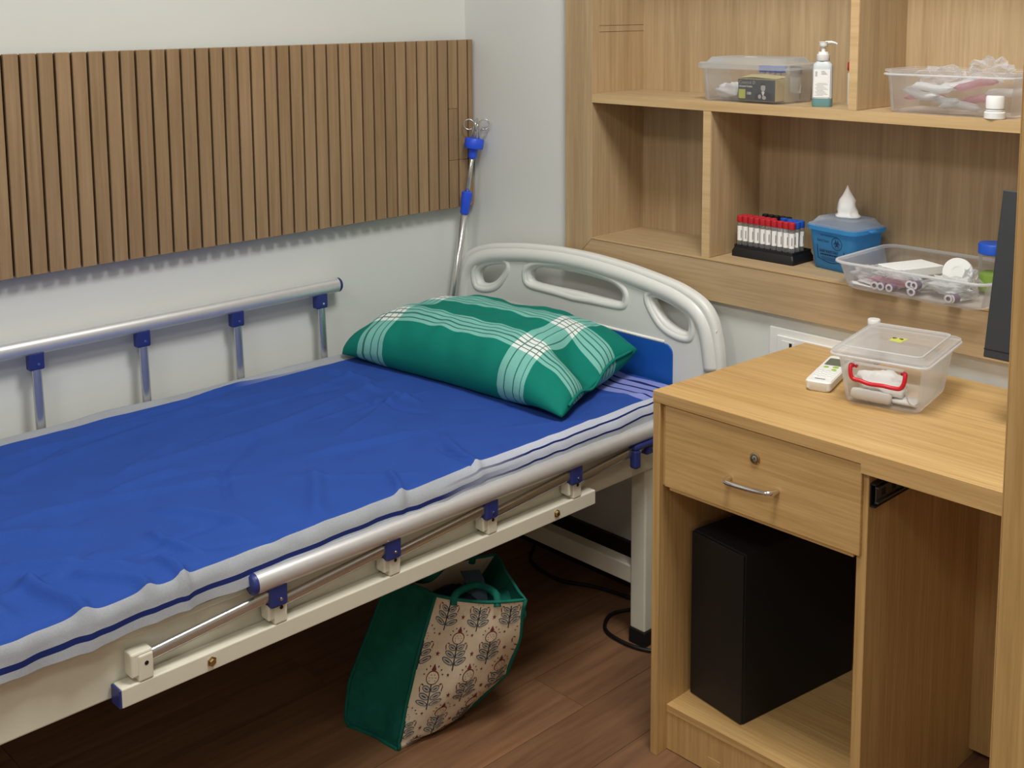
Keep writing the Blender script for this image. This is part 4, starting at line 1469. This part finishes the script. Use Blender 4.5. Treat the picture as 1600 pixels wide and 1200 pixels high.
for i, (px_, py_, pz_, mt_, an) in enumerate(packs):
    m = MB()
    L, wd = 0.042, 0.011
    R = []
    for k in range(9):
        f = k / 8
        ww = wd * (1 if 0 < k < 8 else 0.9)
        tt = 0.0085 * min(1, 2.5 * math.sin(PI * f)) if 0 < k < 8 else 0.0006
        x = -L + 2 * L * f
        R.append([Vector((x, ww * math.cos(a), tt * math.sin(a) + 0.004 * math.sin(f * 5 + i))) for a in [2 * PI * q / 10 for q in range(10)]])
    m.loft(R)
    mm = Matrix.Translation((b2c[0] + px_, b2c[1] + py_, b2c[2] + pz_)) @ Matrix.Rotation(an * 0.7, 4, 'Z') @ Matrix.Rotation(-0.3 * an, 4, 'Y')
    o = build('syringe_pack', m.xf(mm), mt_, smooth=True, loc=(b2c[0] + px_, b2c[1] + py_, b2c[2] + pz_))
    side_ = ['pinkish film pack at the far left', 'whitish film pack high on the left', 'whitish film pack low at left of centre', 'whitish film pack high in the middle', 'pinkish film pack high on the right', 'pinkish film pack low on the right', 'whitish film pack at the bottom centre', 'whitish film pack at the far right', 'whitish film pack against the left front wall'][i]
    tag(o, side_ + ' of the open upper-shelf box', 'film pack', 'packs in the open upper box')
for i, (px_, py_, pz_, s_, lb_) in enumerate(((0.06, 0.0, 0.088, 0.045, 'large crumpled clear film sticking up from the open upper-shelf box'), (-0.05, 0.02, 0.070, 0.050, 'crumpled clear film lying at the left in the open upper-shelf box'))):
    o = build('clear_film', crumple(b2c[0] + px_, b2c[1] + py_, b2c[2] + pz_, s_, 0.035, 0.022, 21 + i * 4), 'film', loc=(b2c[0] + px_, b2c[1] + py_, b2c[2] + pz_ - 0.02))
    tag(o, lb_, 'film')
pl = T('pill_bottle', 'small white jar upside down in front of the open upper box', 'jar', (1.537, -0.0025, ZU + 0.0003))
pl.location.y = -0.0345 + 0.0305
build('cap', MB().lathe([(0.0180, 0), (0.0195, 0.001), (0.0195, 0.0125), (0.0175, 0.014)], n=26), 'white', pl, local=True, auto=40)
jb = build('jar_body', MB().lathe([(0.0150, 0.014), (0.0170, 0.0155), (0.0170, 0.041), (0.0155, 0.044)], n=26), 'white', pl, local=True, auto=40)
build('label_line', MB().lathe([(0.0172, 0.0185), (0.0172, 0.0200)], n=26, cap0=False, cap1=False), 'grey_ink', jb, local=True)
# move box 2 back a little so the jar stands clear of it
for ob in [b2]:
    ob.location.y += 0.012

# --- sharps bin
sh = T('sharps_bin', 'blue translucent sharps bin with biohazard print on the lower shelf', 'bin', (1.161, 0.108, ZL + 0.0003), math.radians(-10))
HB_ = 0.098
R = [rring(0, 0, 0.053, 0.043, 0.016, 0), rring(0, 0, 0.057, 0.047, 0.018, 0.006), rring(0, 0, 0.065, 0.055, 0.018, HB_ - 0.010), rring(0, 0, 0.071, 0.061, 0.020, HB_ - 0.009), rring(0, 0, 0.071, 0.061, 0.020, HB_), rring(0, 0, 0.063, 0.053, 0.018, HB_), rring(0, 0, 0.055, 0.045, 0.016, 0.008)]
sb = build('bin_body', MB().loft(R), 'sharps_blue', sh, local=True, auto=35)
for sx in (-1, 1):
    build('rim_tab', MB().box(sx * 0.071 - 0.008, sx * 0.071 + 0.008, -0.010, 0.010, HB_ - 0.006, HB_ - 0.001), 'sharps_blue', sh, local=True, bevel=0.002)
R = [rring(0, 0, 0.0690, 0.0590, 0.020, HB_ + 0.0004), rring(0, 0, 0.0690, 0.0590, 0.020, HB_ + 0.003), rring(0, 0, 0.063, 0.053, 0.02, HB_ + 0.005), rring(0, 0, 0.053, 0.045, 0.02, HB_ + 0.018), rring(0, 0, 0.020, 0.018, 0.012, HB_ + 0.019)]
build('lid', MB().loft(R, False, True), 'lid_milky', sh, local=True, auto=35)
# printed marks on the bin front: the face leans out by 8 mm over its height
lean = math.atan2(0.0078, HB_ - 0.016)
SF = Matrix.Translation((0, -0.0473, 0.006)) @ Matrix.Rotation(lean, 4, 'X') @ FRONT


def mark(name, mb, mat='ink'):
    return build(name, mb.xf(Matrix.Translation((0, -0.0006, 0)) @ SF), mat, sb, local=True)


def ringmb(cx, cy, r0, r1, a0=0.0, a1=2 * PI, n=28):
    vs, fs = [], []
    for k in range(n + 1):
        a = a0 + (a1 - a0) * k / n
        vs += [(cx + r0 * math.cos(a), cy + r0 * math.sin(a), 0), (cx + r1 * math.cos(a), cy + r1 * math.sin(a), 0)]
    for k in range(n):
        fs.append((2 * k, 2 * k + 1, 2 * k + 3, 2 * k + 2))
    return MB().add(vs, fs)


m = text_mesh('* BIO-HAZARDOUS *', 0.0058, 0.0, 'CENTER')
mark('warning_lettering', m.xf(Matrix.Translation((-0.002, 0.072, 0))))
m = text_mesh('SafeClean', 0.0088, 0.0)
mark('brand_lettering', m.xf(Matrix.Translation((-0.036, 0.058, 0))))
m = ringmb(0.020, 0.058, 0.0135, 0.0148)
for k in range(3):
    a = PI / 2 + k * 2 * PI / 3
    cx2, cy2 = 0.020 + 0.0052 * math.cos(a), 0.0585 + 0.0052 * math.sin(a)
    q = ringmb(cx2, cy2, 0.0030, 0.0046, a + 0.55, a + 2 * PI - 0.55, 18)
    m.add(q.v, q.f)
q = ringmb(0.020, 0.0585, 0.0042, 0.0052)
m.add(q.v, q.f)
q = text_mesh('BIOHAZARD', 0.0024, 0.0, 'CENTER').xf(Matrix.Translation((0.020, 0.0475, 0)))
m.add(q.v, q.f)
mark('biohazard_symbol', m)
m = text_mesh('SHARP WASTE ONLY', 0.0072, 0.00022, 'CENTER').xf(Matrix.Translation((-0.004, 0.034, 0)) @ Matrix.Diagonal((0.78, 1.2, 1, 1)))
mark('main_lettering', m)
m = MB()
for zl, x0, x1, hh in ((0.0275, -0.028, 0.020, 0.0034), (0.0225, -0.026, 0.018, 0.0010), (0.0195, -0.024, 0.016, 0.0010), (0.0165, -0.021, 0.012, 0.0010)):
    x = x0
    while x < x1:
        L = 0.003 + 0.004 * rnd.random()
        m.add([(x, zl, 0), (min(x + L, x1), zl, 0), (min(x + L, x1), zl + hh, 0), (x, zl + hh, 0)], [(0, 1, 2, 3)])
        x += L + 0.0009
mark('small_print', m)
m = MB().add([(-0.0375, 0.050, 0), (-0.0358, 0.050, 0), (-0.0345, 0.020, 0), (-0.0362, 0.019, 0)], [(0, 1, 2, 3)])
m.add([(0.0385, 0.042, 0), (0.0402, 0.042, 0), (0.0385, 0.019, 0), (0.0368, 0.020, 0)], [(0, 1, 2, 3)])
arcp = [(-0.0362 + 0.0747 * k / 14, 0.0195 - 0.0085 * math.sin(PI * k / 14)) for k in range(15)]
m.add([(x, y, 0) for x, y in arcp] + [(x, y + 0.0017, 0) for x, y in arcp], [(k, k + 1, 16 + k, 15 + k) for k in range(14)])
mark('shield_outline', m)
# cotton pulled up through the lid
cot = MB()
cp = [(0.0, 0.027), (0.004, 0.029), (0.009, 0.022), (0.017, 0.0225), (0.028, 0.021), (0.040, 0.0165), (0.050, 0.0105), (0.060, 0.006), (0.067, 0.003), (0.073, 0.0006)]
R = []
for z, r in cp:
    R.append([Vector((r * (1 + 0.34 * noise.noise(Vector((math.cos(a) * 2.2, math.sin(a) * 2.2, z * 55)))) * math.cos(a) + 0.001, r * 0.8 * (1 + 0.28 * noise.noise(Vector((math.cos(a) * 1.6, math.sin(a) * 1.6, z * 40 + 9)))) * math.sin(a), z)) for a in [2 * PI * k / 20 for k in range(20)]])
cot.loft(R)
o = build('cotton_tuft', cot, 'cotton', smooth=True, local=True, loc=(1.163, 0.104, ZL + HB_ + 0.0195))
tag(o, 'white cotton tuft standing on the blue sharps bin lid', 'cotton')

# --- open tray
trc = (1.401, 0.048, ZL + 0.0003)
tr = T('open_tray', 'shallow clear plastic tray with purple tubes overhanging the lower shelf', 'tray', trc)
THX, THY = 0.163, 0.116
build('tub', shell(THX, THY, 0.030, 0.058, 0.915), 'tray_clear', tr, local=True, auto=40)
build('rim_bead', MB().tube(rring(0, 0, THX + 0.006, THY + 0.006, 0.035, 0.056), 0.0030, 8, closed=True), 'rim_clear', tr, local=True, smooth=True)
tcount = 0
for i, (xw, dz, rot) in enumerate(((1.312, 0, 0.10), (1.333, 0, 0.0), (1.358, 0, -0.08), (1.392, 0, 0.12), (1.432, 0, -0.7), (1.476, 0, 0.05), (1.506, 0.0, -0.30), (1.372, 0.013, 0.3), (1.418, 0.013, -0.2))):
    o = PV if i == 0 else copy_tree(PV)
    place(o, (xw, -0.048 + 0.074 + (0.004 if dz else 0), trc[2] + 0.0125 + dz), (PI / 2, 0, rot), ORD[i] + ' purple-capped tube from the left lying in the open tray' if dz == 0 else ['left', 'right'][i - 7] + ' purple-capped tube of the pair lying on the others in the tray', 'purple-capped tubes in the tray')
m = MB().box(-0.034, 0.034, -0.058, 0.058, 0, 0.018).xf(Matrix.Translation((1.345, 0.056, trc[2] + 0.0265)) @ Matrix.Rotation(-0.38, 4, 'Z'))
o = build('paper_box', m, 'paper', bevel=0.001, seg=1, loc=(1.345, 0.056, trc[2] + 0.0265), rz=-0.38)
tag(o, 'flat white carton lying in the open tray', 'carton')
m = MB().box(-0.05, 0.05, -0.0006, 0.0006, -0.020, 0.026).xf(Matrix.Translation((1.330, 0.030, trc[2] + 0.0225)) @ Matrix.Rotation(-0.30, 4, 'Z') @ Matrix.Rotation(PI / 2, 4, 'X'))
o = build('paper_sheet', m, 'paper', loc=(1.375, 0.025, trc[2] + 0.030))
tag(o, 'white paper leaflet under the carton in the tray', 'paper')
tpr = T('tape_roll', 'white roll of surgical tape standing in the open tray', 'tape', (1.437, 0.082, trc[2] + 0.005))
RM = Matrix.Translation((1.437, 0.082, trc[2] + 0.038)) @ Matrix.Rotation(0.25, 4, 'Z') @ Matrix.Rotation(PI / 2 - 0.25, 4, 'X')
build('tape', MB().loft([[Vector((r * math.cos(a), r * math.sin(a), z)) for a in [2 * PI * k / 30 for k in range(30)]] for r, z in ((0.012, 0.006), (0.030, 0.006), (0.030, -0.006), (0.012, -0.006))], False, False).xf(RM), 'paper', tpr, auto=40)
build('core', MB().loft([[Vector((r * math.cos(a), r * math.sin(a), z)) for a in [2 * PI * k / 30 for k in range(30)]] for r, z in ((0.012, 0.0055), (0.012, -0.0055))], True, True).xf(RM), 'white', tpr, auto=40)
for i, (x, y, z, sx, sy, sz, mt_, lb_) in enumerate(((1.290, 0.00, 0.026, 0.034, 0.035, 0.018, 'film', 'crumpled clear film at the left end of the open tray'), (1.460, -0.005, 0.030, 0.040, 0.028, 0.016, 'film_white', 'crumpled whitish film over the tubes in the tray'), (1.360, -0.018, 0.036, 0.045, 0.018, 0.010, 'film', 'thin clear film lying on the tubes near the tray front'), (1.478, 0.055, 0.034, 0.016, 0.020, 0.022, 'film', 'shiny clear bag beside the tape roll in the tray'), (1.345, -0.022, 0.020, 0.05, 0.016, 0.008, 'film_pink', 'pinkish film among the tubes at the tray front'))):
    o = build('film_bag', crumple(x, y, trc[2] + z, sx, sy, sz, 31 + i * 3), mt_, loc=(x, y, trc[2] + z - sz))
    tag(o, lb_, 'film')
for i, (x, y, rot) in enumerate(((1.285, -0.028, 0.2), (1.300, -0.020, -0.15))):
    m = MB().box(-0.028, 0.028, -0.012, 0.012, 0, 0.0012).xf(Matrix.Translation((x, y, trc[2] + 0.0055 + i * 0.004)) @ Matrix.Rotation(rot, 4, 'Z') @ Matrix.Rotation(0.08, 4, 'Y'))
    o = build('swab_sachet', m, 'paper', loc=(x, y, trc[2] + 0.0055 + i * 0.004))
    tag(o, ['lower', 'upper'][i] + ' white paper sachet at the left end of the tray', 'sachet', 'sachets in the tray')

# --- blue-lidded jar behind the tray
jr = T('specimen_jar', 'clear jar with blue lid and green contents at the back of the tray', 'jar', (1.502, 0.100, ZL + 0.0050))
build('jar_body', MB().lathe([(0.026, 0), (0.0275, 0.002), (0.0285, 0.082)], n=28), 'box_clear', jr, local=True, auto=40)
build('green_contents', MB().lathe([(0.024, 0.003), (0.0258, 0.004), (0.0262, 0.038), (0.020, 0.042)], n=24), 'green_print', jr, local=True, auto=40)
build('lid', MB().lathe([(0.0295, 0.080), (0.0305, 0.081), (0.0305, 0.099), (0.0290, 0.1015)], n=30), 'bluecap', jr, local=True, auto=40)

# ================================================================== ON THE DESK
cb = T('handled_box', 'clear lidded box with a red handle on the desk', 'plastic box', (1.459, -0.205, DH + 0.0003), math.radians(10))
CHX, CHY, CHH = 0.080, 0.101, 0.094
build('tub', shell(CHX, CHY, 0.014, CHH, 0.865, rim=0.005), 'box_clear', cb, local=True, auto=40)
cl = build('lid', lidmb(CHX + 0.011, CHY + 0.012, 0.016, CHH + 0.010, 0.012, 0.006, 0.018), 'lid_clear', cb, local=True, auto=35)
build('lid_bead', MB().tube(rring(0, 0, CHX + 0.0115, CHY + 0.0125, 0.017, CHH + 0.0015), 0.0022, 6, closed=True), 'rim_clear', cl, local=True, smooth=True)
build('lid_ridge', MB().tube(rring(0, 0, CHX - 0.006, CHY - 0.006, 0.012, CHH + 0.0158), 0.0014, 6, closed=True), 'rim_clear', cl, local=True, smooth=True)
stk = MB().add([(-0.012, -0.016, CHH + 0.0164), (0.012, -0.020, CHH + 0.0164), (0.016, 0.014, CHH + 0.0164), (-0.010, 0.010, CHH + 0.0164)], [(0, 1, 2, 3)])
stk_o = build('lid_sticker', stk, 'yellow', cl, local=True)
q = MB().tube([Vector((-0.006 + 0.004 * math.cos(a), 0.004 + 0.003 * math.sin(a), CHH + 0.0168)) for a in [0.4 + k * 0.5 for k in range(11)]], 0.0007, 5)
q.tube([Vector((0.006 + 0.004 * math.cos(a), 0.003 + 0.003 * math.sin(a), CHH + 0.0168)) for a in [-1.6 + k * 0.5 for k in range(10)]], 0.0007, 5)
build('pen_marks', q, 'print_navy', cl, local=True)
# red bail handle on the front (-y) side
fyf = -CHY * 0.965 - 0.006
hp = smooth_loop([(-0.048, fyf + 0.003, 0.076), (-0.050, fyf - 0.004, 0.078), (-0.049, fyf - 0.008, 0.066), (-0.044, fyf - 0.009, 0.0555), (-0.030, fyf - 0.009, 0.0535), (-0.012, fyf - 0.0095, 0.0505), (0.012, fyf - 0.0095, 0.0515), (0.030, fyf - 0.009, 0.0505), (0.044, fyf - 0.009, 0.0520), (0.050, fyf - 0.008, 0.062), (0.051, fyf - 0.004, 0.078), (0.046, fyf + 0.003, 0.077)], 5, False)
rh = build('handle', MB().tube(hp, 0.0040, 10), 'red', cb, local=True, smooth=True)
for sx in (-0.042, 0.043):
    build('handle_pivot', MB().lathe([(0.0028, 0), (0.0028, 0.005)], n=12).xf(Matrix.Translation((sx, fyf + 0.006, 0.076)) @ Matrix.Rotation(PI / 2, 4, 'X')), 'red', rh, local=True)
build('handle_lug', MB().box(-0.046, 0.046, fyf + 0.0015, fyf + 0.006, 0.080, 0.0835), 'rim_clear', cb, local=True)
# far latch that shows above the lid
# contents
CM = root_matrix(cb)


def in_box(name, mb, mat, label, cat):
    mb.xf(CM)
    c = sum((Vector(v) for v in mb.v), Vector()) / len(mb.v)
    o = build(name, mb, mat, smooth=True, loc=tuple(c))
    return tag(o, label, cat)


rp = [(-0.058, -0.070, 0.014), (-0.030, -0.074, 0.015), (0.0, -0.072, 0.014), (0.015, -0.070, 0.013)]
in_box('gauze_roll', MB().tube(smooth_loop(rp, 4, False), [0.010, 0.0105, 0.0112, 0.0105, 0.011, 0.0105, 0.0108, 0.011, 0.0105, 0.010, 0.0105, 0.009, 0.007], 14), 'cotton', 'white gauze roll at the front inside the red-handled box', 'gauze')
in_box('cotton_wad', blob(-0.02, -0.025, 0.028, 0.046, 0.040, 0.022, 41, 0.4, 22, 14), 'cotton', 'white cotton wad behind the gauze roll in the red-handled box', 'cotton')
m = MB().loft([rring(0.035, -0.045, 0.022, 0.020, 0.004, 0.006), rring(0.035, -0.045, 0.022, 0.020, 0.004, 0.011)])
in_box('gauze_pad', m, 'cotton', 'flat white gauze pad at the right inside the red-handled box', 'gauze')
in_box('clear_strap', MB().tube(smooth_loop([(0.040, -0.082, 0.070), (0.044, -0.083, 0.045), (0.050, -0.082, 0.020), (0.060, -0.079, 0.012), (0.066, -0.074, 0.014)], 5, False), 0.0013, 6), 'rim_clear', 'thin clear strap hanging inside the right of the red-handled box', 'strap')
# white capped bottle whose cap shows behind the lid
wb = T('capped_bottle', 'white round cap showing just behind the red-handled box lid', 'bottle', (1.324, -0.050, DH + 0.0003))
build('bottle_body', MB().lathe([(0.013, 0), (0.014, 0.002), (0.014, 0.074), (0.009, 0.082)], n=18), 'lid_milky', wb, local=True, auto=40)
build('cap', MB().lathe([(0.0125, 0.082), (0.0130, 0.083), (0.0130, 0.0935), (0.0118, 0.095)], n=20), 'white', wb, local=True, auto=40)

# remote ----------------------------------------------------------
rmx = T('remote_control', 'white air conditioner remote control lying beside the red-handled box', 'remote', (1.318, -0.205, DH + 0.0003), math.radians(16))
RL, RW, RHH = 0.090, 0.0245, 0.022
rb_ = build('body', MB().loft([rring(0, 0, RW - 0.004, RL - 0.004, 0.008, 0), rring(0, 0, RW, RL, 0.009, 0.005), rring(0, 0, RW + 0.001, RL + 0.001, 0.009, RHH - 0.003), rring(0, 0, RW - 0.001, RL - 0.001, 0.009, RHH)]), 'white', rmx, local=True, auto=35)
build('display', MB().loft([rring(0, 0.045, 0.0185, 0.024, 0.003, RHH), rring(0, 0.045, 0.0185, 0.024, 0.003, RHH + 0.0005)]), 'lcd', rb_, local=True)
for (bx, by, br) in ((-0.010, 0.006, 0.0052), (0.008, 0.010, 0.0060), (0.009, -0.008, 0.0052)):
    build('green_button', MB().lathe([(br, RHH), (br, RHH + 0.0008)], c=(bx, by, 0), n=14), 'green_print', rb_, local=True)
for r_ in range(4):
    for c_ in range(3):
        bx, by = -0.013 + 0.013 * c_, -0.022 - 0.012 * r_
        build('button', MB().loft([rring(bx, by, 0.0045, 0.0028, 0.001, RHH), rring(bx, by, 0.0042, 0.0025, 0.001, RHH + 0.0008)]), 'white', rb_, local=True)
        build('button_lettering', MB().box(bx - 0.0042, bx + 0.0042, by + 0.0040, by + 0.0050, RHH, RHH + 0.0003), 'grey_ink', rb_, local=True)
build('maker_lettering', MB().box(-0.010, 0.010, -0.0765, -0.0735, RHH, RHH + 0.0003), 'ink', rb_, local=True)
